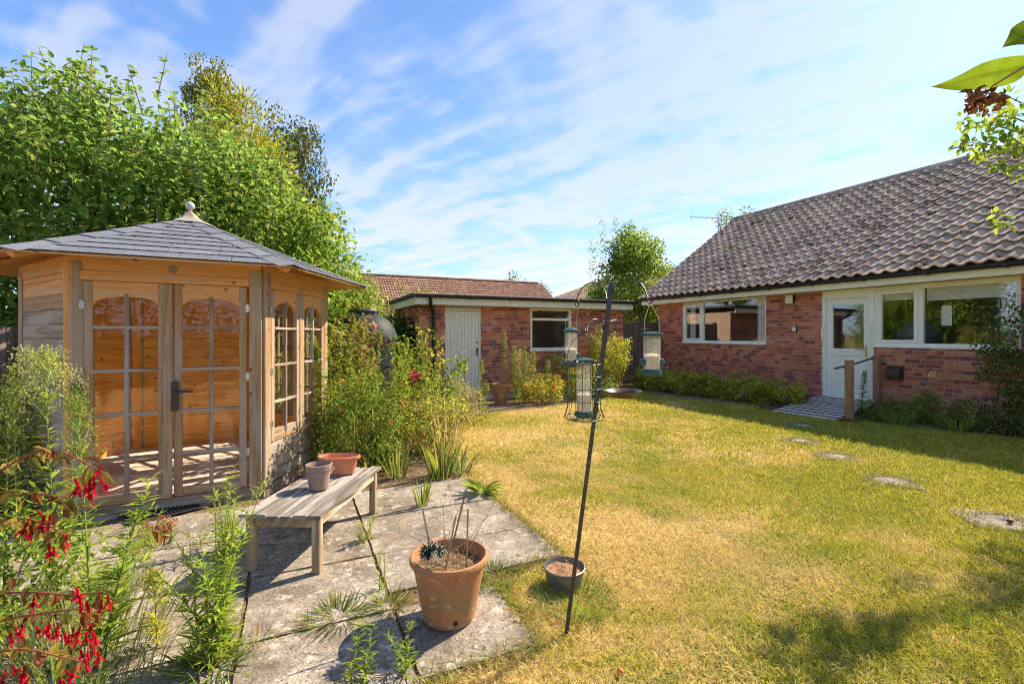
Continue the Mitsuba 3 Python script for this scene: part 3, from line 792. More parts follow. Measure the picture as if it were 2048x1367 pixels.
# ---------------------------------------------------------------- fences
def fence(key, p0, p1, h, seed, bw=.14, posts=1.8):
    r = R(seed)
    p0, p1 = np.array(p0, float), np.array(p1, float)
    L = np.linalg.norm(p1 - p0); fr = Frame((p0[0], p0[1], 0), (p1 - p0) / L)
    for k, a in enumerate(np.arange(0, L + .01, posts)):
        put('post', MB().box(fr, (a - .05, -.02, -.1), (a + .05, .08, h + .05), .005, grain='z', gid=k), 'fence_wood', key)
    for z in (.3, h - .25):
        put('rail', MB().box(fr, (0, .0, z), (L, .04, z + .08), grain='a', gid=z), 'fence_wood', key)
    x, k = 0.0, 0
    while x < L - .03:
        w = min(bw, L - x)
        put('board', MB().box(fr, (x + .003, -.018 - .006 * (k % 2), .03), (x + w - .003, -.003, h + (r.random() - .5) * .02), .003, grain='z', gid=k + .37), 'fence_wood', key)
        x += w; k += 1


fence(thing('fence', 'dark weathered board fence between garage and tall gate', 'fence'), (2.72, 13.0), (3.52, 13.55), 1.72, 61)
gt = thing('gate', 'tall grey boarded garden gate with diagonal brace beside the bungalow', 'gate')
gfr = Frame((3.56, 13.58, 0), nm(np.array([.80, .50])))
for k in range(6):
    put('board', MB().box(gfr, (.02 + k * .128, .01, .06), (.02 + k * .128 + .123, .03, 1.76), .003, grain='z', gid=k), 'fence_wood', gt)
put('rail', MB().box(gfr, (.02, -.02, .25), (.79, .009, .36), .004, grain='a', gid=1), 'fence_wood', gt)
put('rail', MB().box(gfr, (.02, -.02, 1.45), (.79, .009, 1.56), .004, grain='a', gid=2), 'fence_wood', gt)
put('brace', MB().poly(gfr, Polygon([(.03, .37), (.13, .37), (.78, 1.44), (.68, 1.44)]), -.019, .008, grain='z'), 'fence_wood', gt)
put('post', MB().box(gfr, (-.06, -.04, 0), (.01, .06, 1.8), .005, grain='z'), 'fence_wood', gt)
put('post', MB().box(gfr, (.80, -.04, 0), (.90, .06, 1.84), .005, grain='z', gid=3), 'fence_wood', gt)
fence(thing('fence', 'shaded boundary fence in the dark behind the summerhouse', 'fence'), (-6.3, 2.2), (-5.6, 7.4), 1.5, 63)

# ---------------------------------------------------------------- summerhouse (six sided)
sh = thing('summerhouse', 'six sided wooden summerhouse with glazed double doors and grey shingle roof', 'summerhouse')
SL = 1.29
hd = lambda deg: np.array([math.sin(math.radians(deg)), math.cos(math.radians(deg))])
PR = np.array([-2.136, 4.10]); PL = PR - SL * hd(62)
HEADS = [62, 2, -58, -118, 178, 122]          # front, right, back right, back left, left, front left
corners = [PL]
for h in HEADS:
    corners.append(corners[-1] + SL * hd(h))
SC = np.mean(corners[:6], axis=0)
WF = [Frame((c[0], c[1], 0), hd(h)) for c, h in zip(corners, HEADS)]
ZB, ZT = 0.10, 1.94
r = R(71)
# floor on bearers
hexa = Polygon(corners[:6])
m = trimesh.creation.extrude_polygon(hexa.buffer(-.06), .03, engine='earcut'); v = np.array(m.vertices) + [0, 0, .085]
put('floor', MB().add(v, m.faces), 'carpet', sh)
for k, fr in enumerate(WF):
    put('bearer', MB().box(fr, (-.0, -.012, .0), (SL - .0, .05, .088), .004, grain='a', gid=k), 'pine_grey', sh)
# corner posts
for k, fr in enumerate(WF):
    put('post', MB().box(fr, (.004, -.022, .09), (.10, .05, ZT), .005, grain='z', gid=k + .2), 'pine_weathered' if k else 'pine_honey', sh)
    put('post', MB().box(fr, (SL - .10, -.022, .09), (SL - .004, .05, ZT), .005, grain='z', gid=k + .7), 'pine_weathered', sh)
    put('header', MB().box(fr, (.01, -.018, 1.87), (SL - .01, .045, 1.99), .004, grain='a', gid=k), 'pine_honey', sh)
# solid walls: cladding outside, lining inside
for k in (2, 3, 4, 5):
    fr = WF[k]
    glazed = k == 2
    zs = np.arange(.10, 1.86, .115)
    for j, z in enumerate(zs):
        if glazed and z > .40:
            break
        top = min(z + .113, 1.868)
        tone = 'pine_honey' if (top > 1.80) else ('pine_weathered' if top > 1.66 else 'pine_grey')
        put('board', MB().box(fr, (.10, -.012, z), (SL - .10, .012, top), .005, grain='a', gid=j + k * 20 + .1), tone, sh)
        put('lining_board', MB().box(fr, (.05, .0125, z), (SL - .05, .026, top - .002), .004, grain='a', gid=j + k * 20 + .55), 'pine_inside', sh)
    put('corner_batten', MB().box(fr, (.035, .027, .1), (.085, .07, 1.87), .004, grain='z', gid=k), 'pine_inside', sh)
    put('corner_batten', MB().box(fr, (SL - .085, .027, .1), (SL - .035, .07, 1.87), .004, grain='z', gid=k + .5), 'pine_inside', sh)


def arch(a0, a1, z0, z1, rise):
    t = np.linspace(0, np.pi, 21)
    c = (a0 + a1) / 2
    w = (a1 - a0) / 2
    lower = np.column_stack([c + w * np.cos(t[::-1]), z0 + rise * np.sin(t[::-1]) ** .8])
    return Polygon(np.vstack([[a0, z1], lower, [a1, z1]]))


def leaf_door(fr, par, a0, a1, z0, z1, bars, wood_, stile=.055, bot=.07, top=.10, b0=-.02, b1=.022, gid=0):
    """A glazed leaf: stiles, rails, arched head, glazing bars and panes as parts of par."""
    put('stile', MB().box(fr, (a0, b0, z0), (a0 + stile, b1, z1), .005, grain='z', gid=gid + .11), wood_, par)
    put('stile', MB().box(fr, (a1 - stile, b0, z0), (a1, b1, z1), .005, grain='z', gid=gid + .23), wood_, par)
    put('bottom_rail', MB().box(fr, (a0 + stile, b0 + .002, z0), (a1 - stile, b1 - .002, z0 + bot), .005, grain='a', gid=gid + .31), wood_, par)
    x0, x1 = a0 + stile, a1 - stile
    put('top_rail', MB().poly(fr, arch(x0, x1, z1 - top - .085, z1, .075), b0 + .002, b1 - .002, grain='a', gid=gid + .4), 'pine_honey', par)
    c = (x0 + x1) / 2
    zz = [z0 + bot] + list(bars) + [z1 - top]
    put('glazing_bar', MB().box(fr, (c - .014, b0 - .004, z0 + bot - .01), (c + .014, b1 - .008, z1 - top + .01), .006, grain='z', gid=gid + .5), 'pine_grey', par)
    for n_, z in enumerate(bars):
        put('glazing_bar', MB().box(fr, (x0 - .006, b0 - .007, z - .012), (x1 + .006, b1 - .007, z + .012), .006, grain='a', gid=gid + n_ + .6), 'pine_grey', par)
    for i in range(len(zz) - 1):
        for (l, h) in ((x0 - .004, c), (c, x1 + .004)):
            pane(fr, par, l, h, zz[i], zz[i + 1], b1 - .012, 'pane')


BARS = [.455, .79, 1.125, 1.455]
fr = WF[0]
put('door_lintel', MB().box(fr, (.10, -.026, 1.805), (SL - .10, .03, 1.875), .004, grain='a', gid=3.3), 'pine_honey', sh)
put('threshold', MB().box(fr, (.10, -.03, .088), (SL - .10, .04, .112), .004, grain='a', gid=5.3), 'pine_grey', sh)
dl = thing('x', '', '') if 0 else None
d1, d2 = sh + '__door', sh + '__door_001'
counts[d1] = 2
leaf_door(fr, d1, .118, .622, .115, 1.80, BARS, 'pine_weathered', gid=1)
leaf_door(fr, d2, .668, 1.172, .115, 1.80, BARS, 'pine_weathered', gid=2)
put('cover_strip', MB().box(fr, (.600, -.036, .115), (.660, -.0205, 1.80), .005, grain='z', gid=9.1), 'pine_weathered', d1)
labels[d1] = {'label': 'left glazed summerhouse door with arched top panes'}
labels[d2] = {'label': 'right glazed summerhouse door with black lever handle'}
put('lever_handle', MB().box(fr, (.652, -.048, .80), (.700, -.030, 1.035), .008).tube(np.array([[.676, -.045, .955], [.676, -.085, .955], [.69, -.092, .955], [.80, -.092, .952]]), [.010, .010, .011, .009], 8, fr=fr).tube(np.array([[.676, -.047, .86], [.676, -.053, .86]]), .011, 10, fr=fr), 'black_metal', d2)
for z in (1.62, 1.05, .42):
    put('hinge', MB().box(fr, (1.165, -.032, z - .03), (1.195, -.021, z + .03), .003).tube(np.array([[1.18, -.034, z - .035], [1.18, -.034, z + .035]]), .007, 8, fr=fr), 'steel', d2)
    put('hinge', MB().box(fr, (.095, -.032, z - .03), (.125, -.021, z + .03), .003).tube(np.array([[.11, -.034, z - .035], [.11, -.034, z + .035]]), .007, 8, fr=fr), 'steel', d1)
put('vent_disc', MB().tube(np.array([[.66, -.017, 1.915], [.66, -.026, 1.915]]), .03, 16, fr=fr), 'mauve_plastic', sh)
# window walls
for k in (1, 2):
    fr = WF[k]
    if k == 1:
        for j, z in enumerate(np.arange(.10, .45, .115)):
            put('board', MB().box(fr, (.10, -.012, z), (SL - .10, .012, z + .113), .005, grain='a', gid=j + 90.1), 'pine_grey', sh)
            put('lining_board', MB().box(fr, (.05, .0125, z), (SL - .05, .026, z + .111), .004, grain='a', gid=j + 95.1), 'pine_inside', sh)
    for q, (a0, a1) in enumerate(((.105, .625), (.665, 1.185))):
        wk = numbered(sh + '__window')
        leaf_door(fr, wk, a0, a1, .45, 1.80, [.80, 1.125, 1.455], 'pine_weathered', stile=.06, bot=.06, gid=k * 10 + q)
        if k == 1 and q == 0:
            for z in (1.62, 1.08, .62):
                put('hinge', MB().box(fr, (.09, -.032, z - .03), (.12, -.021, z + .03), .003), 'steel', wk)
    put('mullion', MB().box(fr, (.62, -.028, .45), (.67, .03, 1.87), .004, grain='z', gid=k + 40.2), 'pine_weathered', sh)
    put('window_lintel', MB().box(fr, (.10, -.024, 1.803), (SL - .10, .03, 1.872), .004, grain='a', gid=k + 41.2), 'pine_honey', sh)
# roof
RE, ZE, ZA = 1.69, 1.955, 2.545
cd = [nm(c - SC) for c in corners[:6]]
eave = [np.array([*(SC + RE * d), ZE]) for d in cd]
apex = np.array([SC[0], SC[1], ZA])
m = MB()
dk = np.array([0, 0, -.014])
for k in range(6):
    e0, e1 = eave[k], eave[(k + 1) % 6]
    ax = nm(e1 - e0)
    for o, fl in ((0 * dk, 0), (dk, 1)):
        v = np.array([e0 + o, e1 + o, apex + o])
        uv = np.stack([v @ ax + k, (v - e0) @ nm(apex - (e0 + e1) / 2) + .3], 1)
        m.add(v, [[0, 1, 2]] if not fl else [[0, 2, 1]], uv=uv)
    v = np.array([e0, e1, e1 + dk, e0 + dk])
    m.add(v, [[0, 3, 2, 1]], uv=np.stack([v @ ax + k, v[:, 2]], 1))
rf = put('roof', m, 'pine_honey', sh)
for k in range(6):
    # fascia strip under the eave edge and a rafter at each corner
    e0, e1 = eave[k], eave[(k + 1) % 6]
    f2 = Frame((e0[0], e0[1], 0), nm((e1 - e0)[:2]))
    L = np.linalg.norm(e1 - e0)
    p1, p0 = e0 + [0, 0, -.04], apex + [0, 0, -.05]
    put('rafter', MB().tube(np.array([p0, p1 * .97 + p0 * .03]), .03, 4, uv=np.array([k * .7, .3])), 'pine_honey', rf)


def shingle_face(e0, e1):
    L = np.linalg.norm(e1 - e0)
    ax = (e1 - e0) / L; mid = (e0 + e1) / 2
    up = apex - mid; H = np.linalg.norm(up); up = up / H
    n = np.cross(ax, up)
    tri = Polygon([(-L / 2, 0), (L / 2, 0), (0, H)])
    g, rows = .155, int(H / .155) + 1
    for j in range(rows):
        y0, y1 = j * g - (.02 if j == 0 else 0), (j + 1) * g
        o = r.random() * .33
        x = -L / 2 - o
        while x < L / 2:
            q = sbox(x + .003, y0 + (r.random() - .5) * .006, x + .337, y1).intersection(tri.buffer(.012 if j == 0 else .0, join_style=2))
            x += .340
            if q.is_empty or q.area < .0015 or q.geom_type != 'Polygon':
                continue
            mm = trimesh.creation.extrude_polygon(q, .005, engine='earcut')
            p = np.array(mm.vertices)
            lift = p[:, 2] + .002 + .008 * np.clip((y1 - p[:, 1]) / g, 0, 1) + r.random() * .0015
            v = mid + p[:, :1] * ax + p[:, 1:2] * up + lift[:, None] * n
            put('shingle', MB().add(v, mm.faces, uv=ruv(r)), 'shingle', rf)


for k in range(6):
    shingle_face(eave[k], eave[(k + 1) % 6])
for k in range(6):
    e = eave[k]
    hip = apex - e; HL = np.linalg.norm(hip); hip = hip / HL
    sides = []
    for e2 in (eave[(k + 1) % 6], eave[k - 1]):
        ax = nm(e2 - e); s_ = nm(ax - hip * (ax @ hip)); nn_ = np.cross(s_, hip); nn_ = nn_ * np.sign(nn_[2]); sides.append((s_, nn_))
    npc = 6
    for j in range(npc):
        y0, y1 = j * HL * .93 / npc - (.03 if j == 0 else -.004), (j + 1) * HL * .93 / npc
        w = .12
        rows_ = []
        for y, lf in ((y0, .020), (y1, .012)):
            wy = min(w, (HL - y) * .5)
            (sa, na), (sb, nb) = sides
            base = e + hip * y
            upn = nm(na + nb)
            rows_.append([base + sa * wy + na * lf, base + upn * (lf + .004), base + sb * wy + nb * lf])
        t = np.array(rows_).reshape(6, 3)
        b = t - np.array([0, 0, .006])
        f = [[0, 1, 4, 3], [1, 2, 5, 4], [6, 9, 10, 7], [7, 10, 11, 8], [0, 6, 7, 1], [1, 7, 8, 2], [0, 3, 9, 6], [2, 8, 11, 5], [3, 4, 10, 9], [4, 5, 11, 10]]
        put('hip_shingle', MB().add(np.vstack([t, b]), f, uv=ruv(r)), 'shingle', rf)
capm = MB()
ca = np.array([0, 0, ZA + .085])
for k in range(6):
    d0, d1_ = cd[k], cd[(k + 1) % 6]
    for (ra, za, rb, zb) in ((.23, ZA - .052, .10, ZA + .005), (.10, ZA + .005, .015, ZA + .085)):
        v = np.array([[*(SC + d0 * ra), za], [*(SC + d1_ * ra), za], [*(SC + d1_ * rb), zb], [*(SC + d0 * rb), zb]])
        capm.add(v, [[0, 1, 2, 3]])
put('cap', capm, 'copper', rf)
fin = put('finial', MB().lathe([(0.001, ZA + .08), (.012, ZA + .08), (.018, ZA + .09), (.01, ZA + .10)] + [(.042 * math.sin(t), ZA + .138 - .042 * math.cos(t)) for t in np.linspace(.25, np.pi - .001, 14)], at=(SC[0], SC[1], 0)), 'finial_grey', rf, smooth=40)
mat('finial_grey', (0.42, 0.43, 0.46), 0.4, specular=0.5)
# rubber mat in front of the doors
mt = thing('doormat', 'black ribbed rubber mat on the concrete before the summerhouse doors', 'mat')
mfr = Frame((*(gp(258, 1058)[:2]), 0.022), nm(gp(405, 1020)[:2] - gp(258, 1058)[:2]))
Lm = np.linalg.norm(gp(405, 1020)[:2] - gp(258, 1058)[:2])
put('base', MB().box(mfr, (0, 0, .0), (Lm, .36, .008), .002), 'rubber', mt)
for k in range(20):
    put('rib', MB().tube(np.array([[.012 + k * (Lm - .024) / 19, .012, .012], [.012 + k * (Lm - .024) / 19, .348, .012]]), .008, 5, fr=mfr), 'rubber', mt)

# ---------------------------------------------------------------- plant builders
def leaves(m, P, D, N, L, W, C, kind='diamond', fold=.18, curl=.12):
    """n leaves at once: base P, direction D, face normal N (made perpendicular), length L, width W, colour C."""
    n = len(P)
    D = nm(D); S = nm(np.cross(D, N)); N = np.cross(S, D)
    L = np.broadcast_to(L, (n,))[:, None]; W = np.broadcast_to(W, (n,))[:, None]
    if kind == 'diamond':
        pr = [(0, 0, 0), (.42, .5, fold), (1, 0, -curl), (.42, -.5, fold)]
        tri = [[0, 1, 2], [0, 2, 3]]
    elif kind == 'ovate':
        pr = [(0, 0, 0), (.28, .46, fold), (.65, .36, fold * .6), (1, 0, -curl), (.65, -.36, fold * .6), (.28, -.46, fold), (.45, 0, 0)]
        tri = [[0, 1, 6], [1, 2, 6], [2, 3, 6], [3, 4, 6], [4, 5, 6], [5, 0, 6]]
    elif kind == 'linear':
        pr = [(0, .25, 0), (.5, .5, -curl * .3), (1, 0, -curl), (.5, -.5, -curl * .3), (0, -.25, 0)]
        tri = [[0, 1, 3], [0, 3, 4], [1, 2, 3]]
    else:
        raise ValueError(kind)
    pr = np.array(pr)
    k = len(pr)
    v = P[:, None] + pr[None, :, :1] * L[:, None] * D[:, None] + pr[None, :, 1:2] * W[:, None] * S[:, None] + pr[None, :, 2:] * (W if kind != 'linear' else L)[:, None] * N[:, None]
    f = (np.array(tri)[None] + (np.arange(n) * k)[:, None, None]).reshape(-1, 3)
    c = np.repeat(np.broadcast_to(C, (n, 3)), k, axis=0)
    return m.add(v.reshape(-1, 3), f, c)


def blades(m, P, D, bend, L, W, C, segs=4):
    """Curved strap leaves from P, starting along D and bending by 'bend' (vector added with t squared)."""
    n = len(P)
    D = nm(D)
    S = nm(np.cross(D, np.array([0, 0, 1.0]) + .01)); 
    t = np.linspace(0, 1, segs + 1)
    L = np.broadcast_to(L, (n,)); W = np.broadcast_to(W, (n,))
    c = P[:, None] + L[:, None, None] * (t[None, :, None] * D[:, None] + (t ** 2)[None, :, None] * bend[:, None])
    w = (np.minimum(1, .55 + t * 2) * (1 - t ** 2.2) + .02)[None, :, None] * W[:, None, None] * .5 * S[:, None]
    v = np.stack([c - w, c + w], 2).reshape(n, -1, 3)
    k = 2 * (segs + 1)
    tri = []
    for i in range(segs):
        a = 2 * i
        tri += [[a, a + 1, a + 3], [a, a + 3, a + 2]]
    f = (np.array(tri)[None] + (np.arange(n) * k)[:, None, None]).reshape(-1, 3)
    return m.add(v.reshape(-1, 3), f, np.repeat(np.broadcast_to(C, (n, 3)), k, axis=0))


def pal(r, n, cols, wts=None, jit=.18):
    c = np.array(cols)[r.choice(len(cols), n, p=None if wts is None else np.array(wts) / np.sum(wts))]
    return c * (1 + jit * r.normal(size=(n, 1))).clip(.5, 1.7) * (1 + .07 * r.normal(size=(n, 3)))


def rdir(r, n):
    return nm(r.normal(size=(n, 3)))


G_APPLE = [(.105, .185, .055), (.075, .145, .038), (.14, .225, .06), (.17, .24, .075)]
G_LIGHT = [(.15, .23, .045), (.20, .27, .05), (.11, .18, .035)]
G_DARK = [(.045, .085, .028), (.06, .11, .03), (.035, .065, .022)]
G_YEL = [(.30, .32, .05), (.24, .28, .045), (.36, .34, .07), (.16, .22, .04)]
G_MID = [(.09, .16, .035), (.13, .20, .04), (.07, .12, .03)]
G_OLIVE = [(.12, .14, .045), (.15, .165, .05), (.10, .115, .04)]
for _p in (G_APPLE, G_LIGHT, G_DARK, G_YEL, G_MID, G_OLIVE):
    _p[:] = [(c[0] * 1.85, c[1] * 1.7, c[2] * 1.25) for c in _p]
STRAW = [(.42, .31, .15), (.34, .24, .11), (.48, .38, .21)]
RUST = [(.34, .12, .05), (.26, .10, .045), (.42, .18, .07)]
BARK = (.13, .10, .075)


def crown_points(r, centre, radii, nclump, lump=.25, shell=.55, zmin=None):
    d = rdir(r, nclump)
    rad = (shell + (1 - shell) * r.random(nclump)) * (1 - lump + 2 * lump * meshkit.fbm(d * 2.2 + 5, 3, seed=int(r.integers(1000))))
    p = np.asarray(centre) + d * rad[:, None] * np.asarray(radii)
    return p if zmin is None else p[p[:, 2] > zmin]


def foliage(r, centres, cr, n, L, W, cols, kind='diamond', up=.7, out=.6, droop=.25, wts=None, m=None, cvar=.16):
    m = m or MB()
    k = r.integers(len(centres), size=n)
    cs = np.broadcast_to(np.asarray(cr, float), (len(centres),)) if np.ndim(cr) <= 1 else cr
    d = rdir(r, n)
    P = centres[k] + d * (r.random(n) ** .45 * cs[k])[:, None]
    tint = (1 + cvar * r.normal(size=(len(centres), 1)))[k]
    D = nm(d * out + rdir(r, n) * .7 + [0, 0, -droop])
    N = nm(rdir(r, n) * (1 - up) + np.array([0, 0, up]) + d * .25)
    s = r.uniform(.65, 1.15, n)
    return leaves(m, P, D, N, L * s, W * s, pal(r, n, cols, wts) * tint.clip(.6, 1.5), kind)


def limbs(r, base, top, targets, r0, n, sides=6, wob=.12):
    """A tapered trunk and n limbs to some of the targets."""
    base, top = np.asarray(base, float), np.asarray(top, float)
    t = np.linspace(0, 1, 8)[:, None]
    ax = base + (top - base) * t + wob * r.normal(size=(8, 3)) * t * (1 - t) * 2
    tr, br = MB(), MB()
    tr.tube(ax, r0 * (1 - .75 * t[:, 0]) * np.where(t[:, 0] < .02, 1.35, 1), 9, c=np.array(BARK))
    for q in targets[r.permutation(len(targets))[:n]]:
        s = ax[int(r.integers(2, 8))]
        u = np.linspace(0, 1, 6)[:, None]
        pts = s + (q - s) * u + np.array([0, 0, .18]) * np.linalg.norm(q - s) * u * (1 - u) * 1.5 + wob * .5 * r.normal(size=(6, 3)) * u
        br.tube(pts, r0 * .36 * (1 - .88 * u[:, 0]), 5, c=np.array(BARK) * r.uniform(.8, 1.2))
    return tr, br


def tree(name, label, cat, base, centre, radii, nclump, cr, n, L, W, cols, seed, kind='diamond', r0=.12, nl=16, group=None, zmin=None, extra=None, **kw):
    r = R(seed)
    key = thing(name, label, cat, group)
    c = crown_points(r, centre, radii, nclump, zmin=zmin)
    tr, br = limbs(r, base, np.asarray(centre) + [0, 0, radii[2] * .45], c, r0, nl)
    put('trunk', tr, 'tinted', key, smooth=True); put('limbs', br, 'tinted', key, smooth=True)
    m = foliage(r, c, cr, n, L, W, cols, kind, **kw)
    if extra:
        extra(r, m, key)
    put('crown', m, 'leaf', key)
    return key


def apple_shoots(spots):
    def fn(r, m, key):
        for (x, y, z, h) in spots:
            st = MB()
            lean = r.normal(size=2) * .12
            t = np.linspace(0, 1, 6)
            pts = np.stack([x + lean[0] * t * h, y + lean[1] * t * h, z + t * h], 1)
            st.tube(pts, .009 * (1 - .7 * t), 4, c=np.array([.16, .15, .08]))
            n = int(h / .045)
            tt = r.uniform(.0, 1, n)
            a = r.uniform(0, 6.28, n)
            D = np.stack([np.cos(a), np.sin(a), .25 - .5 * r.random(n)], 1)
            P = np.stack([x + lean[0] * tt * h, y + lean[1] * tt * h, z + tt * h], 1)
            leaves(m, P, D, np.array([0, 0, 1.0]) + .35 * rdir(r, n), .125 * r.uniform(.6, 1.1, n), .075 * r.uniform(.7, 1.1, n), pal(r, n, G_APPLE), 'ovate')
            put('shoot', st, 'tinted', key)
    return fn


LATER = []
# ---------------------------------------------------------------- trees and hedges
r = R(101)
sp1 = [(x, 7.4 + r.normal() * .4, z, h) for x, z, h in [(-8.3, 5.0, .7), (-7.6, 5.1, .8), (-7.2, 5.0, 1.0), (-6.75, 5.0, .75), (-6.4, 4.85, .7), (-6.0, 4.75, .7), (-5.6, 4.7, .75), (-5.2, 4.65, .8), (-4.85, 4.6, .7)]]
sp1 += [(r.uniform(-8.5, -4.4), r.uniform(5.7, 7.0), r.uniform(3.0, 4.6), r.uniform(.4, .7)) for _ in range(55)]
tree('apple_tree', 'broad leafy fruit tree with upright shoots behind the summerhouse, larger one', 'tree', (-6.6, 7.9, 0), (-6.6, 7.7, 2.9), (2.7, 1.8, 2.4), 340, .5, 36000, .13, .08, G_APPLE, 103, 'ovate', r0=.16, zmin=.5, extra=apple_shoots(sp1), up=.62)
sp2 = [(x, 7.9 + r.normal() * .3, z, h) for x, z, h in [(-4.7, 4.1, .5), (-4.35, 4.0, .55), (-4.0, 3.8, .5), (-3.6, 3.5, .45), (-3.25, 3.1, .4)]]
sp2 += [(r.uniform(-5.0, -3.0), r.uniform(6.3, 7.2), r.uniform(2.4, 3.9), r.uniform(.35, .6)) for _ in range(36)]
tree('apple_tree', 'second leafy fruit tree, sloping down behind the summerhouse roof to the right', 'tree', (-4.3, 8.3, 0), (-4.25, 8.1, 2.2), (1.5, 1.5, 1.95), 190, .45, 19000, .11, .07, G_APPLE + G_LIGHT, 107, 'ovate', r0=.12, zmin=.4, extra=apple_shoots(sp2), up=.62)


def spires(r, m, key):
    pass


tree('conifer', 'golden green conifer rising behind the leafy fruit trees', 'conifer', (-7.4, 13.0, 0), (-7.4, 13.0, 4.6), (1.5, 1.2, 3.2), 210, .46, 17000, .20, .05, [(.36, .38, .05), (.46, .44, .055), (.26, .29, .045)], 109, r0=.16, up=.15, droop=-.5, out=.9)
tree('birch_tree', 'tall grey green birch with hanging twigs, furthest and highest of the left trees', 'tree', (-10.3, 16.5, 0), (-10.3, 16.5, 6.7), (.85, .9, 4.5), 120, .36, 13000, .12, .07, G_OLIVE, 113, r0=.15, up=.1, droop=1.0, out=.3)
tree('birch_tree', 'olive birch with drooping sprays right of the golden conifer', 'tree', (-7.1, 15.0, 0), (-7.1, 15.0, 5.4), (1.3, 1.2, 3.0), 120, .45, 11000, .12, .07, [(.13, .16, .05), (.17, .19, .06), (.10, .12, .04)], 127, r0=.13, up=.1, droop=1.0, out=.3)
tree('hedge_bush', 'leafy bush merging with the fruit trees at their right hand foot', 'bush', (-3.6, 9.3, 0), (-3.7, 9.3, 1.9), (1.0, .8, 1.35), 70, .45, 7500, .085, .055, G_LIGHT + G_MID, 131, r0=.05, zmin=.2)
tree('birch_tree', 'airy light green young birch behind the gate and garage end', 'tree', (4.1, 17.0, 0), (4.3, 17.0, 2.5), (1.95, 1.3, 2.65), 160, .42, 24000, .105, .072, G_LIGHT + [(.12, .19, .05)], 137, r0=.07, up=.2, droop=.3, out=.4, zmin=.9,
     extra=lambda r, m, key: [foliage(r, np.array([[x, 17, z + .22 * i] for i in range(6)]), .16 - .0, 160, .07, .045, G_LIGHT, up=.2, m=m) for x, z in ((3.2, 4.2), (3.65, 4.35), (4.2, 4.25), (4.75, 4.0), (5.25, 3.5), (2.85, 3.6))])
tree('tree', 'thin leafed grey green tree top showing over the bungalow roof verge', 'tree', (10.6, 22.5, 0), (10.6, 22.5, 5.4), (1.05, 1.0, 2.1), 60, .4, 3800, .12, .075, G_OLIVE + G_MID, 139, r0=.1, up=.2, droop=.4)
tree('tree', 'small round tree far behind the red tiled house ridge', 'tree', (1.0, 44, 0), (.3, 44, 5.3), (1.4, 1.2, 1.6), 40, .5, 1500, .2, .13, G_MID, 149, r0=.12)
tree('tree', 'narrow dark tree top between the red roof and the birch', 'tree', (2.2, 38, 0), (2.4, 38, 4.1), (.8, .8, 1.6), 30, .4, 900, .17, .1, G_DARK + G_MID, 151, r0=.1)
tree('boundary_hedge', 'sunlit clipped green hedge behind the water tank', 'hedge', (-3.0, 12.2, 0), (-3.4, 12.3, 1.3), (2.6, .75, 1.25), 170, .42, 14000, .085, .055, G_YEL[1:] + G_LIGHT, 157, r0=.05, nl=10, zmin=.1)
tree('shrub', 'bright golden shrub growing against the garage end by the dark fence', 'shrub', (2.35, 11.6, 0), (2.32, 11.65, .88), (.52, .5, .82), 70, .2, 5200, .045, .028, G_YEL, 163, r0=.02, nl=14, wob=None) if 0 else None


def shrub(name, label, cat, c, radii, n, L, W, cols, seed, ncl=60, cr=.15, kind='diamond', stems=10, flowers=None, scol=(.15, .12, .06), group=None, shell=.55, **kw):
    r = R(seed)
    key = thing(name, label, cat, group)
    cen = crown_points(r, c, radii, ncl, shell=shell, zmin=.04)
    st = MB()
    b = np.array([c[0], c[1], 0.0])
    for q in cen[r.permutation(len(cen))[:stems]]:
        t = np.linspace(0, 1, 5)[:, None]
        p0 = b + np.array([*(r.normal(size=2) * .25 * np.array(radii[:2])), -.02])
        st.tube(p0 + (q - p0) * t + r.normal(size=(5, 3)) * .03 * t * (1 - t), .008 * (1.2 - t[:, 0]), 4, c=np.array(scol) * r.uniform(.7, 1.3))
    put('stem', st, 'tinted', key)
    put('foliage', foliage(r, cen, cr, n, L, W, cols, kind, **kw), 'leaf', key)
    if flowers:
        nf, fcols, fl, fs = flowers
        m = MB()
        top = cen[cen[:, 2] > np.quantile(cen[:, 2], .35)]
        for q in top[r.integers(len(top), size=nf)]:
            d = nm(q - np.array(c) + [0, 0, .05])
            p = q + d * cr * .9
            k = 14
            leaves(m, p + rdir(r, k) * fs * .5, rdir(r, k) + d, rdir(r, k), fl, fl * .7, pal(r, k, fcols), 'diamond')
        put('flower', m, 'leaf', key, kind='stuff')
    return key


shrub('golden_shrub', 'bright golden shrub against the garage end by the dark fence', 'shrub', (2.33, 11.55, .88), (.50, .48, .80), 5500, .045, .028, G_YEL, 163, ncl=80, cr=.16)
shrub('ivy', 'dark green ivy climbing over the left corner of the garage', 'ivy', (-2.45, 10.75, .95), (.33, .42, .92), 5200, .075, .062, G_DARK, 167, ncl=80, cr=.2, kind='ovate')
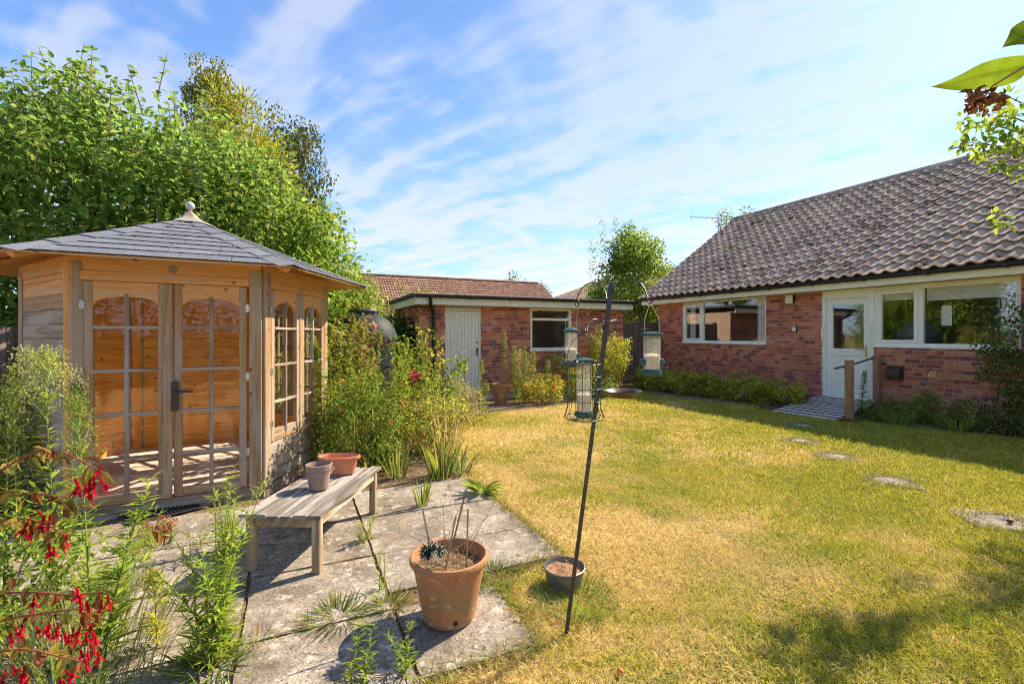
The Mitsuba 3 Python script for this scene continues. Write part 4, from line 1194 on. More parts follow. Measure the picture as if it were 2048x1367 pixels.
# right of the ramp
shrub('climbing_shrub', 'dark leaved climbing shrub beside the right end of the wide window', 'shrub', (7.15, 6.75, .95), (.42, .45, 1.0), 3200, .055, .036, G_DARK + G_MID + [(.20, .10, .06)], 173, ncl=45, cr=.17, kind='ovate', stems=16, scol=(.10, .05, .04))
for i, (x, y, z, rx, rz, cols, n, lab) in enumerate([
        (6.05, 7.75, .16, .36, .20, G_MID, 1300, 'low leafy clump at the foot of the rear rail post'),
        (6.55, 7.55, .26, .22, .30, G_MID + G_LIGHT, 1200, 'upright green plant below the brown wall vent'),
        (6.75, 7.05, .18, .38, .22, G_MID + STRAW[:1], 1600, 'tangled green and straw plants under the garden tap'),
        (7.1, 6.55, .20, .42, .30, G_OLIVE + STRAW[:2], 1900, 'dry straw coloured clump in front of the climbing shrub'),
        (7.55, 5.9, .28, .5, .36, G_MID + RUST[:1], 2200, 'mixed green clump at the photo edge under the climbing shrub')]):
    shrub('bed_plant', lab, 'plant', (x, y, z), (rx, rx * .8, rz), n, .05, .026, cols, 180 + i, ncl=30, cr=.12, stems=8)
r = R(191)
for i in range(9):
    t = i / 8
    x, y = 3.02 + t * 1.95, 12.1 - t * 2.95
    k = ['leftmost, beside the garden gate', 'second from the gate', 'third from the gate', 'fourth from the gate', 'middle of the row below the long window', 'sixth from the gate', 'fourth from the ramp end', 'next to last before the ramp', 'last, nearest the wooden ramp'][i]
    shrub('lady_mantle', 'yellow green frothy border plant, ' + k, 'plant', (x + .38, y + .2, .2), (.34, .32, .30 + .08 * r.random()), 1500, .055, .038, G_YEL + G_LIGHT + [(.52, .50, .10)], 200 + i, ncl=26, cr=.12, stems=5, group='frothy plants along the bungalow wall', flowers=(40, [(.58, .56, .10), (.50, .50, .09)], .024, .07))
for i, (x, y, h, lab) in enumerate([(6.0, 7.45, .34, 'long pale grass tuft at the lawn edge below the rear rail post'), (6.45, 6.95, .38, 'arching grass tuft at the lawn edge below the garden tap'), (7.0, 6.3, .42, 'straw and green grass tuft before the dark climbing shrub'), (7.5, 5.55, .4, 'grass tuft at the right photo edge beside the shaded lawn')]):
    LATER.append((lab, x, y, h, 277 + i))
# bed before the garage
for i, (x, y, z, rx, rz, cols, n, fl, lab) in enumerate([
        (.62, 9.75, .32, .48, .32, G_YEL + [(.30, .17, .06)], 2600, (10, [(.55, .03, .02)], .035, .03), 'low yellow green bush with red poppies below the garage window'),
        (1.35, 10.35, .34, .45, .34, G_YEL[1:] + G_MID, 2200, (9, [(.6, .04, .025)], .035, .03), 'low bush with red flowers left of the golden shrub'),
        (2.0, 10.75, .2, .4, .2, G_MID + [(.25, .30, .18)], 1500, None, 'grey green edging plant near the lawn by the golden shrub'),
        (.25, 10.0, .5, .3, .6, G_LIGHT + STRAW, 1500, None, 'straggly straw and green weeds between pot and garage window'),
        (1.05, 11.1, .55, .5, .5, G_MID + G_LIGHT, 2200, None, 'green plants directly below the garage window')]):
    shrub('border_bush', lab, 'bush', (x, y, z), (rx, rx * .7, rz), n, .042, .026, cols, 230 + i, ncl=40, cr=.13, stems=8, flowers=fl)
# bed between summerhouse and lawn
shrub('spiraea', 'bushy green shrub with rusty flower heads against the summerhouse windows', 'shrub', (-1.55, 4.95, .46), (.50, .46, .50), 4600, .045, .026, G_MID + G_LIGHT[:1] + [(.24, .25, .06)], 241, ncl=90, cr=.13, kind='diamond', stems=18, flowers=(34, RUST + [(.30, .17, .08)], .02, .05))
shrub('rose_bush', 'tall straggling rose bush with a pink flower in front of the garage door', 'rose bush', (-1.25, 6.7, .75), (.62, .5, .74), 2500, .058, .038, G_MID + G_LIGHT + [(.46, .42, .08), (.34, .19, .07)], 243, ncl=75, cr=.16, kind='ovate', stems=22)
shrub('rose_bush', 'sprawling rose with bronze young leaves in front of the dark water tank', 'rose bush', (-2.1, 6.5, .8), (.42, .45, .75), 1700, .06, .04, [(.20, .10, .06), (.13, .16, .045), (.26, .17, .07)], 247, ncl=40, cr=.14, kind='ovate', stems=16)
shrub('weedy_bush', 'yellowing mixed weeds spilling over the border towards the lawn', 'weeds', (-1.0, 5.65, .38), (.5, .48, .34), 2200, .055, .026, G_YEL + G_YEL + STRAW + G_MID, 251, ncl=70, cr=.15, stems=24, scol=(.30, .20, .10))
shrub('weedy_bush', 'pale dry seeded weeds at the border edge before the green garage door', 'weeds', (-.85, 7.6, .34), (.42, .45, .34), 2300, .05, .016, G_YEL + STRAW + STRAW, 253, ncl=60, cr=.15, stems=24, scol=(.32, .24, .12))
shrub('weedy_bush', 'leafy green weeds filling the border between rose and summerhouse', 'weeds', (-1.9, 6.0, .5), (.5, .55, .42), 1900, .065, .022, G_LIGHT + G_YEL + G_MID[:2], 257, ncl=70, cr=.16, stems=24)
shrub('weedy_bush', 'dark leafy growth in the shadow left of the summerhouse', 'weeds', (-3.95, 3.75, .5), (.42, .4, .55), 1900, .055, .03, G_MID + G_LIGHT, 259, ncl=45, cr=.15, stems=12)
shrub('weedy_bush', 'bright green growth behind the summerhouse, seen through its corner windows', 'weeds', (-3.0, 7.0, .8), (.7, .45, .85), 3200, .075, .03, G_LIGHT + G_YEL, 258, ncl=70, cr=.18, stems=16)
shrub('rose_bush', 'bronze and green rose shoots hiding the left half of the water tank', 'rose bush', (-2.35, 7.0, .95), (.38, .35, .8), 1500, .06, .04, [(.34, .18, .09), (.28, .34, .08), (.42, .40, .10)], 248, ncl=36, cr=.14, kind='ovate', stems=18)
shrub('dry_weed', 'rust coloured dried weed growing through the rubber mat', 'weed', (-2.42, 3.28, .07), (.12, .11, .07), 700, .018, .011, RUST, 261, ncl=26, cr=.04, stems=14, scol=(.28, .10, .05))
tree('boundary_hedge', 'tall leafy hedge closing the garden behind the viewpoint', 'hedge', (-2, -7.5, 0), (-2.0, -7.5, 1.5), (8.5, .8, 1.6), 320, .7, 9000, .16, .10, G_MID, 271, r0=.06, nl=10, zmin=.1)
# pink rose
ros = single('rose_flower', MB(), 'leaf', 'pink double rose bloom at the top of the rose bush', 'flower') if 0 else None


# ---------------------------------------------------------------- fleabane, strap leaved clumps and other single plants
def fleabane(label, x, y, h, seed, head=.35, spread=.12, stems=1, cols=G_LIGHT, hcols=None, group=None, leafL=.085, sd=1.0, cat='plant', name='fleabane', lean=.05, dens=1.0, sw=.0045, lw=.13):
    r = R(seed)
    key = thing(name, label, cat, group)
    st, lf, fl = MB(), MB(), MB()
    for s in range(stems):
        hh = h * (1 if s == 0 else r.uniform(.55, .95))
        off = np.array([0, 0]) if s == 0 else r.normal(size=2) * .03
        ln = r.normal(size=2) * lean + (0 if stems == 1 else r.normal(size=2) * .16)
        t = np.linspace(0, 1, 9)
        ax = lambda tt: np.stack([x + off[0] + ln[0] * hh * tt ** 1.5, y + off[1] + ln[1] * hh * tt ** 1.5, hh * tt], -1)
        st.tube(ax(t), sw * (1.1 - .75 * t), 5, c=np.array([.17, .22, .06]) * r.uniform(.8, 1.2))
        z0 = 1 - head
        n = int(120 * hh * dens)
        tt = r.uniform(.06, z0 + .12, n)
        a = np.arange(n) * 2.4 + r.normal(size=n) * .3
        up = .25 + .5 * r.random(n)
        D = np.stack([np.cos(a), np.sin(a), up], 1)
        L = leafL * (1.15 - .55 * tt) * r.uniform(.7, 1.2, n)
        leaves(lf, ax(tt), D, np.array([0, 0, 1.0]) + .3 * rdir(r, n), L, L * lw + .001, pal(r, n, cols), 'linear', curl=.22)
        if head > .05:
            nb = int(26 * dens * (hh / 1.0) ** .5) + 5
            for b in range(nb):
                t0 = z0 + (1 - z0) * (b / nb) ** .8 * .92
                an_ = b * 2.4
                ln_ = spread * (1.15 - .75 * (t0 - z0) / max(1 - z0, .01)) * r.uniform(.6, 1.1)
                p0 = ax(np.array([t0]))[0]
                d = np.array([math.cos(an_), math.sin(an_), 1.25])
                p1 = p0 + d * ln_ * .85
                u = np.linspace(0, 1, 4)[:, None]
                st.tube(p0 + (p1 - p0) * u + np.array([0, 0, .02]) * u * (1 - u), .0022 * (1.1 - .6 * u[:, 0]), 3, c=np.array([.20, .25, .07]))
                m_ = int(14 * dens) + 2
                q = p0 + (p1 - p0) * r.uniform(.3, 1.05, (m_, 1)) + r.normal(size=(m_, 3)) * ln_ * .13
                leaves(lf, q, rdir(r, m_) + [0, 0, .7], rdir(r, m_), .022 * r.uniform(.6, 1.2, m_), .0035, pal(r, m_, cols), 'linear')
                m_ = int(7 * dens * sd) + 2
                q = p0 + (p1 - p0) * r.uniform(.55, 1.1, (m_, 1)) + r.normal(size=(m_, 3)) * ln_ * .16
                leaves(fl, q, rdir(r, m_) + [0, 0, 1.0], rdir(r, m_), .011 * r.uniform(.7, 1.3, m_), .007, pal(r, m_, hcols or [(.36, .42, .10), (.28, .36, .07), (.46, .48, .18)]), 'diamond')
    put('stem', st, 'tinted', key)
    put('leaves', lf, 'leaf', key)
    if fl.n:
        put('flower_heads', fl, 'leaf', key, kind='stuff')
    return key


def clump(name, label, cat, x, y, n, h, w, cols, seed, spread=.06, lean=.35, droop=.35, group=None, z=0.0):
    r = R(seed)
    a = r.uniform(0, 6.28, n)
    rad = spread * np.sqrt(r.random(n))
    P = np.stack([x + rad * np.cos(a), y + rad * np.sin(a), np.full(n, z)], 1)
    o = np.stack([np.cos(a), np.sin(a), 0 * a], 1)
    D = nm(o * lean * r.uniform(.2, 1.2, (n, 1)) + [0, 0, 1.0] + .1 * rdir(r, n))
    bend = o * droop * r.uniform(.1, 1.0, (n, 1)) + np.array([0, 0, -1.0]) * droop * .5 * r.uniform(.2, 1.2, (n, 1))
    m = blades(MB(), P, D, bend, h * r.uniform(.6, 1.1, n), w, pal(r, n, cols))
    return single(name, m, 'leaf', label, cat, group)


HC = [(.60, .62, .18), (.48, .54, .13), (.68, .66, .30)]
fleabane('tall fleabane with big pale feathery seed head before the summerhouse corner post', -2.33, 2.45, 1.30, 301, head=.27, spread=.165, cols=G_LIGHT, hcols=HC, dens=1.25, sd=3.0, leafL=.10)
fleabane('branched fleabane with green buds in front of the left summerhouse door', -1.80, 2.05, 1.15, 303, head=.28, spread=.085, cols=G_LIGHT, dens=.9, leafL=.10)
fleabane('second stem of bright green fleabane low beside the fuchsia', -1.72, 2.02, .72, 305, head=.0, stems=2, cols=G_LIGHT, dens=1.8, leafL=.11)
fleabane('fleabane with small yellow heads at the very left edge of the photo', -2.42, 2.28, 1.14, 307, head=.26, spread=.09, cols=G_MID + G_LIGHT, hcols=HC, dens=.9)
fleabane('shaded dark green fleabane behind the left edge plants', -3.05, 2.95, 1.2, 309, head=.2, spread=.07, cols=G_LIGHT + G_MID, dens=.8)
fleabane('shaded fleabane close to the left summerhouse wall', -3.0, 3.25, 1.05, 311, head=.2, spread=.08, cols=G_LIGHT + G_MID, dens=1.2)
fleabane('many stemmed bright green fleabane growing from the patio left of the bench shadow', -1.24, 2.03, .70, 313, head=.0, stems=12, cols=G_LIGHT + [(.40, .48, .08)], dens=1.25, leafL=.085, lean=.17)
fleabane('fleabane bending over at the near left bench leg', -1.83, 3.05, .42, 315, head=.0, stems=6, cols=G_LIGHT, dens=1.2, lean=.2)
fleabane('yellow flowering thin weed standing on the patio left of the many stemmed one', -1.57, 2.12, .36, 317, head=.45, spread=.06, cols=G_YEL, hcols=[(.48, .44, .14), (.40, .36, .10)], dens=1.2, sw=.003)
fleabane('leafy fleabane sprig in the lower patio joint, left of the terracotta pot', -.64, 1.90, .25, 319, head=.0, stems=2, cols=G_LIGHT, dens=2.2, leafL=.055, sw=.003)
fleabane('leafy sprig growing at the foot of the big terracotta pot', -.43, 1.95, .19, 321, head=.0, stems=2, cols=G_LIGHT, dens=2.4, leafL=.055, sw=.003)
fleabane('feathery green weed in the patio joint right of the bench', -.985, 3.22, .22, 323, head=.0, lean=.03, stems=4, cols=G_LIGHT + G_YEL[:1], dens=2.4, leafL=.05, sw=.003)
fleabane('thin upright weed in the patio joint behind the prostrate plant', -.72, 2.60, .24, 325, head=.0, stems=2, cols=G_YEL + G_LIGHT, dens=1.7, leafL=.04, sw=.0025)
fleabane('small green weed in the patio crack near the rubber mat', -2.28, 2.98, .16, 327, head=.0, stems=3, cols=G_LIGHT, dens=2, leafL=.045, sw=.002)
fleabane('small weed under the far end of the bench', -1.45, 3.45, .16, 329, head=.0, stems=3, cols=G_LIGHT, dens=2.2, leafL=.06, sw=.003)
for i, (px, top, Y, lab) in enumerate([
        (668, 598, 5.6, 'tallest fleabane right of the summerhouse windows'), (690, 632, 5.4, 'fleabane second right of the summerhouse windows'), (652, 650, 5.15, 'fleabane crossing the right hand summerhouse window'),
        (716, 655, 5.7, 'fleabane in front of the left side of the water tank'), (703, 690, 5.3, 'shorter fleabane below the water tank lid'), (744, 700, 6.0, 'slim fleabane before the middle of the water tank'),
        (788, 690, 6.4, 'slim fleabane before the right side of the water tank'), (803, 702, 6.3, 'second slim fleabane by the right side of the water tank'), (836, 664, 9.2, 'fleabane standing at the garage corner downpipe'),
        (858, 690, 6.9, 'fleabane behind the rose left of the garage door'), (630, 700, 5.0, 'fleabane close to the right summerhouse window edge')]):
    p = at(px, top, Y)
    fleabane(lab, p[0], p[1], p[2], 340 + i, head=.10, spread=.035, cols=G_LIGHT + [(.36, .44, .06), (.42, .46, .07)], dens=1.25, leafL=.125, lw=.17, group='fleabanes in the middle border')
for i, (px, top, Y, lab) in enumerate([
        (926, 716, 8.2, 'fleabane standing against the left half of the green door'), (962, 720, 8.4, 'fleabane against the right half of the green door'), (973, 768, 7.8, 'short broad fleabane before the terracotta pot'),
        (1012, 662, 9.7, 'tall fleabane on the brick wall right of the green door'), (1030, 690, 9.5, 'fleabane above the far terracotta pot'), (1050, 702, 9.7, 'fleabane left of the garage window'),
        (1066, 704, 9.9, 'fleabane below the left edge of the garage window'), (1094, 722, 10.2, 'fleabane below the middle of the garage window'), (1040, 735, 9.2, 'lower fleabane above the poppies')]):
    p = at(px, top, Y)
    fleabane(lab, p[0], p[1], p[2], 360 + i, head=.3, spread=.07, cols=G_LIGHT + G_MID, hcols=[(.46, .42, .22), (.36, .36, .14), (.52, .46, .28)], dens=1.3, leafL=.10, group='fleabanes before the garage')
for lab, x, y, h, s_ in LATER:
    clump('grass_tuft', lab, 'grass tuft', x, y, 150, h, .012, G_LIGHT + G_MID + STRAW[:1], s_, spread=.2, lean=.5, droop=.5)
q_ = at(1722, 742, 8.15)
fleabane('tall flowering weed growing between the two handrail posts', q_[0], q_[1], q_[2], 379, head=.3, spread=.07, cols=G_MID + G_LIGHT, hcols=[(.45, .25, .24), (.38, .30, .2)], dens=1.2, leafL=.12, lw=.3)
r = R(377)
SLIM = []
for k in range(24):
    t = r.random()
    x, y = -2.35 + 1.55 * r.random(), 4.95 + 2.9 * t
    if x > -1.0 and y < 5.2:
        x -= .5
    SLIM.append((x / y, x, y, r.uniform(.75, 1.45) * (1 - .35 * max(0, (x + 1.5))), 900 + k))
NTH = 'first second third fourth fifth sixth seventh eighth ninth tenth eleventh twelfth'.split()
SLIM.sort()
for k, (_, x, y, h, s_) in enumerate(SLIM):
    lab = NTH[k] + ' slender fleabane from the left in the thick of the middle border' if k < 12 else NTH[23 - k] + ' slender fleabane from the right in the thick of the middle border'
    fleabane(lab, x, y, h, s_, head=.12, spread=.04, cols=G_LIGHT + [(.36, .44, .06), (.42, .46, .07)], dens=1.1, leafL=.125, lw=.17, group='slender fleabanes in the thick of the border', lean=.08)
DRY = []
for k in range(16):
    x, y = -1.9 + 1.3 * r.random(), 5.0 + 3.0 * r.random()
    DRY.append((x / y, x, y, r.uniform(.5, .9), 950 + k))
DRY.sort()
for k, (_, x, y, h, s_) in enumerate(DRY):
    clump('dry_grass', (NTH[k] + ' dry straw grass tuft from the left in the middle border' if k < 8 else NTH[15 - k] + ' dry straw grass tuft from the right in the middle border'), 'grass tuft', x, y, 26, h, .007, STRAW + STRAW + [(.52, .46, .16)], s_, spread=.09, lean=.25, droop=.25, group='dry grass stalks in the middle border')
IRIS = [(.20, .27, .04), (.28, .32, .05), (.14, .21, .035)]
clump('strap_leaf_clump', 'dense clump of bright green sword leaves at the patio end of the border', 'plant', -.70, 4.72, 60, .44, .022, IRIS, 401, spread=.13, lean=.3, droop=.25)
clump('strap_leaf_clump', 'sword leaf clump just behind the right end of the bench', 'plant', -1.12, 4.72, 34, .40, .02, IRIS + STRAW[:1], 403, spread=.12, lean=.3, droop=.3)
clump('strap_leaf_clump', 'bluish drooping sword leaves beside the lawn edge', 'plant', -.52, 4.85, 26, .36, .022, [(.12, .19, .07), (.16, .22, .09)], 405, spread=.1, lean=.55, droop=.55)
clump('strap_leaf_clump', 'small upright iris tuft growing in the middle of the patio', 'plant', -.725, 3.88, 17, .29, .017, IRIS, 407, spread=.045, lean=.25, droop=.12)
clump('strap_leaf_clump', 'thin sword leaves between bench and spiraea', 'plant', -1.4, 4.65, 20, .3, .016, IRIS + STRAW, 409, spread=.12)
clump('strap_leaf_clump', 'yellow and orange sword leaves at the end of the crack by the mat', 'plant', -2.33, 3.18, 26, .20, .012, IRIS + [(.40, .20, .05)], 411, spread=.06, lean=.5)
clump('grass_tuft', 'green grass tuft in the left patio crack', 'grass tuft', -2.18, 2.72, 60, .17, .007, [(.22, .30, .08), (.30, .36, .12)], 413, spread=.09, lean=.7, droop=.6)
clump('grass_tuft', 'pale grass tuft lower in the left patio crack', 'grass tuft', -2.05, 2.42, 50, .19, .008, [(.25, .32, .10), (.36, .40, .18)], 415, spread=.08, lean=.7, droop=.6)
clump('strap_leaf_clump', 'pale green arching strap leaves at the left edge behind the fuchsia', 'plant', -2.05, 1.92, 34, .50, .02, [(.28, .36, .14), (.36, .42, .2)], 417, spread=.12, lean=.5, droop=.5)
clump('strap_leaf_clump', 'bright strap leaves at the bottom left under the fuchsia flowers', 'plant', -1.62, 1.72, 40, .34, .016, [(.26, .36, .07), (.20, .29, .05)], 419, spread=.1, lean=.4, droop=.4)
clump('grass_tuft', 'fresh green grass tuft behind the big terracotta pot', 'grass tuft', -.10, 2.72, 260, .11, .004, [(.14, .24, .04), (.20, .30, .06)], 421, spread=.13, lean=.7, droop=.5)
clump('grass_tuft', 'long green grass round the zinc bucket', 'grass tuft', .33, 2.50, 420, .11, .004, [(.16, .28, .035), (.24, .34, .06)], 423, spread=.19, lean=.7, droop=.5)
clump('prostrate_weed', 'flat green weed spreading along the patio joint left of the pot', 'weed', -.86, 2.34, 110, .10, .007, [(.16, .22, .05), (.22, .27, .06)], 425, spread=.12, lean=3.0, droop=.3, z=.02)
clump('prostrate_weed', 'small flat weed in the joint nearer to the terracotta pot', 'weed', -.62, 2.44, 80, .10, .007, [(.18, .25, .05), (.28, .30, .06)], 427, spread=.07, lean=1.6, droop=.3, z=.02)
clump('prostrate_weed', 'spreading weed at the foot of the many stemmed fleabane', 'weed', -1.25, 1.98, 110, .16, .009, [(.15, .24, .05), (.20, .29, .06)], 429, spread=.10, lean=1.8, droop=.4, z=.015)
for i, (x, y, s) in enumerate([(-1.15, 2.16, .08), (-.95, 2.25, .07), (-.50, 2.47, .06), (-.78, 3.22, .05), (-.30, 2.57, .05), (-1.0, 2.9, .05)]):
    clump('dry_tuft', ['dry straw tuft right of the many stemmed fleabane', 'straw wisps in the lower joint', 'tiny dry tuft touching the pot', 'little rusty tuft right of the bench', 'dry tuft by the grass behind the pot', 'rusty stalks beside the bench leg'][i], 'weed', x, y, 30, s * 1.3, .003, STRAW + RUST, 440 + i, spread=s, lean=1.2, z=.015)
# dock rosette at the patio edge
r = R(451)
dk_ = thing('dock_plant', 'broad leaved dock rosette on the patio corner next to the lawn', 'plant')
for k in range(15):
    a = r.uniform(0, 6.28); L = r.uniform(.13, .22)
    m = MB()
    leaves(m, np.array([[-.27 + .02 * math.cos(a), 4.2 + .02 * math.sin(a), .02]]), np.array([[math.cos(a), math.sin(a), r.uniform(.25, 1.0)]]), np.array([[0, 0, 1.0]]), L, L * .36, pal(r, 1, [(.18, .28, .04), (.24, .32, .05)]), 'ovate', fold=.12, curl=.5)
    put('leaf', m, 'leaf', dk_)
# pink rose bloom
rk = single('rose_bloom', foliage(R(453), at(830, 750, 6.2) + R(5).normal(size=(7, 3)) * .035, .03, 260, .04, .032, [(.60, .12, .18), (.68, .20, .26), (.48, .07, .12)], up=.2, out=1.0), 'leaf', 'cluster of crimson pink rose blooms among the border roses', 'flower')
single('rose_bloom', foliage(R(455), at(746, 652, 6.3) + R(6).normal(size=(3, 3)) * .02, .018, 46, .03, .022, [(.66, .26, .22), (.68, .36, .3)], up=.2, out=1.0), 'leaf', 'small faded pink rose bloom in front of the water tank', 'flower')
# ---------------------------------------------------------------- fuchsia at the lower left
fu = thing('fuchsia', 'fuchsia with arching red stems and hanging scarlet flowers in the lower left corner', 'fuchsia')
r = R(461)
arcs = [[(-70, 985, 1.3), (0, 940, 1.27), (50, 912, 1.25), (94, 897, 1.24), (140, 908, 1.22), (206, 945, 1.2)],
        [(-80, 1010, 1.25), (0, 980, 1.22), (60, 984, 1.2), (110, 992, 1.18), (150, 1012, 1.17)],
        [(-60, 1080, 1.2), (0, 1040, 1.2), (50, 1035, 1.19), (100, 1050, 1.18), (130, 1070, 1.17)],
        [(-60, 1200, 1.3), (0, 1184, 1.3), (70, 1183, 1.29), (140, 1190, 1.28), (215, 1182, 1.27)],
        [(-60, 1330, 1.25), (0, 1300, 1.25), (60, 1297, 1.24), (110, 1310, 1.24), (160, 1322, 1.23)],
        [(-60, 1260, 1.35), (20, 1235, 1.34), (90, 1225, 1.33), (160, 1215, 1.33), (200, 1230, 1.33)]]
sm = MB()
pts_all = []
for arc in arcs:
    p = np.array([at(*q) for q in arc])
    base = np.array([p[0, 0] - .12, p[0, 1] + .15, 0.0])
    p = np.vstack([base, (base + p[0]) / 2 + [-.05, 0, .1], p])
    u = np.linspace(0, len(p) - 1, 22)
    q = np.stack([np.interp(u, np.arange(len(p)), p[:, k]) for k in range(3)], 1)
    q[1:-1] = (q[:-2] + 2 * q[1:-1] + q[2:]) / 4
    sm.tube(q, np.linspace(.0045, .0016, 22), 5, c=np.array([.24, .07, .045]))
    pts_all.append(q)
put('stem', sm, 'tinted', fu)
FCOL = [(.25, .20, .04), (.18, .19, .04), (.30, .11, .04), (.34, .25, .05), (.17, .09, .04), (.22, .24, .05)]
for q in pts_all:
    for k in range(6, 22):
        for s in range(2):
            if r.random() < .88:
                m = MB()
                d = np.array([r.normal() * .6, r.normal() * .6, -.55 + .5 * r.normal()])
                L = r.uniform(.028, .05)
                leaves(m, q[k][None] + r.normal(size=(1, 3)) * .004, d[None], np.array([[r.normal() * .4, -.4, .8]]), L, L * .5, pal(r, 1, FCOL), 'ovate', fold=.15, curl=.3)
                put('leaf', m, 'leaf', fu)
fm = MB()
t6 = np.arange(4) * np.pi / 2 + .4
fm.lathe([(.0012, 0), (.0032, -.004), (.0036, -.012), (.0030, -.020)][::-1], n=7, c=np.array([.50, .015, .03]))
S4 = np.stack([np.cos(t6), np.sin(t6), -1.25 + 0 * t6], 1)
leaves(fm, np.tile([[0, 0, -.018]], (4, 1)) + S4 * .002, S4, np.stack([np.cos(t6), np.sin(t6), 1 + 0 * t6], 1), .026, .0085, np.tile([[.62, .018, .035]], (4, 1)), 'ovate', fold=.1, curl=-.2)
C4 = np.stack([np.cos(t6 + .7) * .25, np.sin(t6 + .7) * .25, -1 + 0 * t6], 1)
leaves(fm, np.tile([[0, 0, -.020]], (4, 1)), C4, np.stack([np.cos(t6 + .7), np.sin(t6 + .7), .2 + 0 * t6], 1), .016, .012, np.tile([[.30, .012, .10]], (4, 1)), 'ovate', fold=-.2)
for k in range(5):
    a = k * 1.26
    fm.tube(np.array([[0, 0, -.03], [.002 * math.cos(a), .002 * math.sin(a), -.052 - .006 * (k == 0)]]), .0006, 3, c=np.array([.60, .05, .10]))
fm.tube(np.array([[0, 0, .022], [.001, 0, .010], [0, 0, 0]]), .0006, 3, c=np.array([.4, .05, .04]))
fshape = fm.shape('leaf')
fpx = [(150, 955, 1.2), (165, 962, 1.2), (188, 950, 1.2), (200, 955, 1.19), (203, 930, 1.2), (75, 1020, 1.18), (100, 1028, 1.18), (135, 1066, 1.17), (58, 1040, 1.18), (97, 1085, 1.17), (108, 1092, 1.17), (152, 1172, 1.27), (163, 1188, 1.27), (172, 1200, 1.27), (146, 1180, 1.28),
       (30, 1252, 1.33), (48, 1248, 1.33), (84, 1240, 1.33), (96, 1236, 1.33), (100, 1246, 1.32), (128, 1262, 1.32), (148, 1252, 1.32), (163, 1250, 1.32), (178, 1246, 1.31), (190, 1268, 1.31), (183, 1290, 1.3), (170, 1315, 1.25), (50, 1328, 1.24), (42, 1345, 1.24), (132, 1338, 1.24), (150, 1330, 1.24),
       (70, 1185, 1.29), (205, 1196, 1.27), (110, 1256, 1.3), (20, 1262, 1.3), (62, 1046, 1.18), (85, 1042, 1.18), (215, 1188, 1.27), (196, 1300, 1.3), (12, 1340, 1.25), (158, 966, 1.21), (172, 972, 1.2), (180, 958, 1.19), (90, 1032, 1.18), (40, 1258, 1.33), (72, 1250, 1.33), (105, 1260, 1.32), (138, 1268, 1.31), (156, 1262, 1.32), (170, 1262, 1.3), (186, 1262, 1.3), (160, 1200, 1.27), (26, 1330, 1.24), (60, 1352, 1.24), (176, 1300, 1.27), (52, 1232, 1.33), (118, 1244, 1.32), (120, 1345, 1.24), (160, 1296, 1.28)]
for (px, py, Y) in fpx:
    p = at(px, py, Y)
    put('flower', fshape, None, fu, to_world=T().translate(p.tolist()).rotate([1, 0, 0], float(r.normal() * 12)).rotate([0, 1, 0], float(r.normal() * 12)).rotate([0, 0, 1], float(r.uniform(0, 360))).scale(float(r.uniform(.66, 1.0))))
clump('bed_grass', 'loose fine green weeds at the bottom left under the fuchsia', 'weeds', -1.75, 1.95, 260, .34, .006, [(.22, .27, .07), (.30, .33, .10), (.34, .32, .13)], 465, spread=.30, lean=.45, droop=.4)
shrub('bed_plant', 'leafy green growth low at the left edge below the fuchsia', 'plant', (-2.25, 2.15, .32), (.32, .32, .36), 1500, .05, .024, G_MID + G_LIGHT, 467, ncl=36, cr=.12, stems=8)
# ---------------------------------------------------------------- near twig with one large backlit leaf
tw = thing('garden_shrub', 'big yellow green leaf and dry brown seed cluster hanging at the upper right corner', 'shrub')


def big_leaf(base, tip, width, nrm, c, cup=.10):
    base, tip = np.array(base), np.array(tip)
    d = tip - base; L = np.linalg.norm(d); d /= L
    s = nm(np.cross(d, nrm)); n = np.cross(s, d)
    nu, nv = 14, 8
    u = np.linspace(0, 1, nu + 1); v = np.linspace(-1, 1, nv + 1)
    w = width * .5 * np.sin(np.pi * np.clip(u, 0.0, 1) ** .72) ** .85
    P = base + u[:, None, None] * L * d + v[None, :, None] * w[:, None, None] * s + ((np.abs(v)[None, :, None] ** 1.3 * cup * w[:, None, None] * 2) + .03 * L * np.sin(u * 9)[:, None, None] * np.abs(v)[None, :, None] - .12 * L * (u ** 2)[:, None, None]) * n
    i, j = np.meshgrid(np.arange(nu), np.arange(nv), indexing='ij')
    k = nv + 1
    f = np.stack([i * k + j, i * k + j + 1, (i + 1) * k + j + 1, (i + 1) * k + j], -1).reshape(-1, 4)
    cc = np.repeat(np.broadcast_to(c, (nu + 1, 3))[:, None], nv + 1, 1).copy()
    cc[:, nv // 2] *= .7
    cc[2::3, :] *= .9
    cc *= (.8 + .4 * meshkit.fbm(P * 180, 3, seed=4))[..., None]
    cc[np.hypot((u[:, None] - .93) * 3, v[None] * .6) < .16] = (.22, .13, .04)
    return MB().add(P.reshape(-1, 3), f, c=cc.reshape(-1, 3))


YN = .44
put('leaf', big_leaf(at(2062, 128, YN + .02), at(1890, 176, YN), .026, np.array([.15, -.75, -.5]), np.array([.22, .33, .02])), 'leaf', tw, smooth=True)
put('leaf', big_leaf(at(2085, 60, YN + .03), at(2024, 78, YN), .030, np.array([-.2, -.9, .2]), np.array([.17, .26, .02])), 'leaf', tw, smooth=True)
put('leaf', big_leaf(at(2140, 150, YN + .03), at(2075, 250, YN + .05), .026, np.array([.1, -.8, .5]), np.array([.13, .2, .03])), 'leaf', tw, smooth=True)
stm = MB()
stm.tube(np.array([at(1985, 172, YN + .005), at(2055, 130, YN + .02), at(2110, 100, YN + .04), at(2250, 90, YN + .05), np.array([.66, .5, 1.35]), np.array([.70, .52, .7]), np.array([.72, .5, 0.0])]), [.0008, .0011, .0016, .002, .004, .006, .008], 6, c=np.array([.20, .13, .06]))
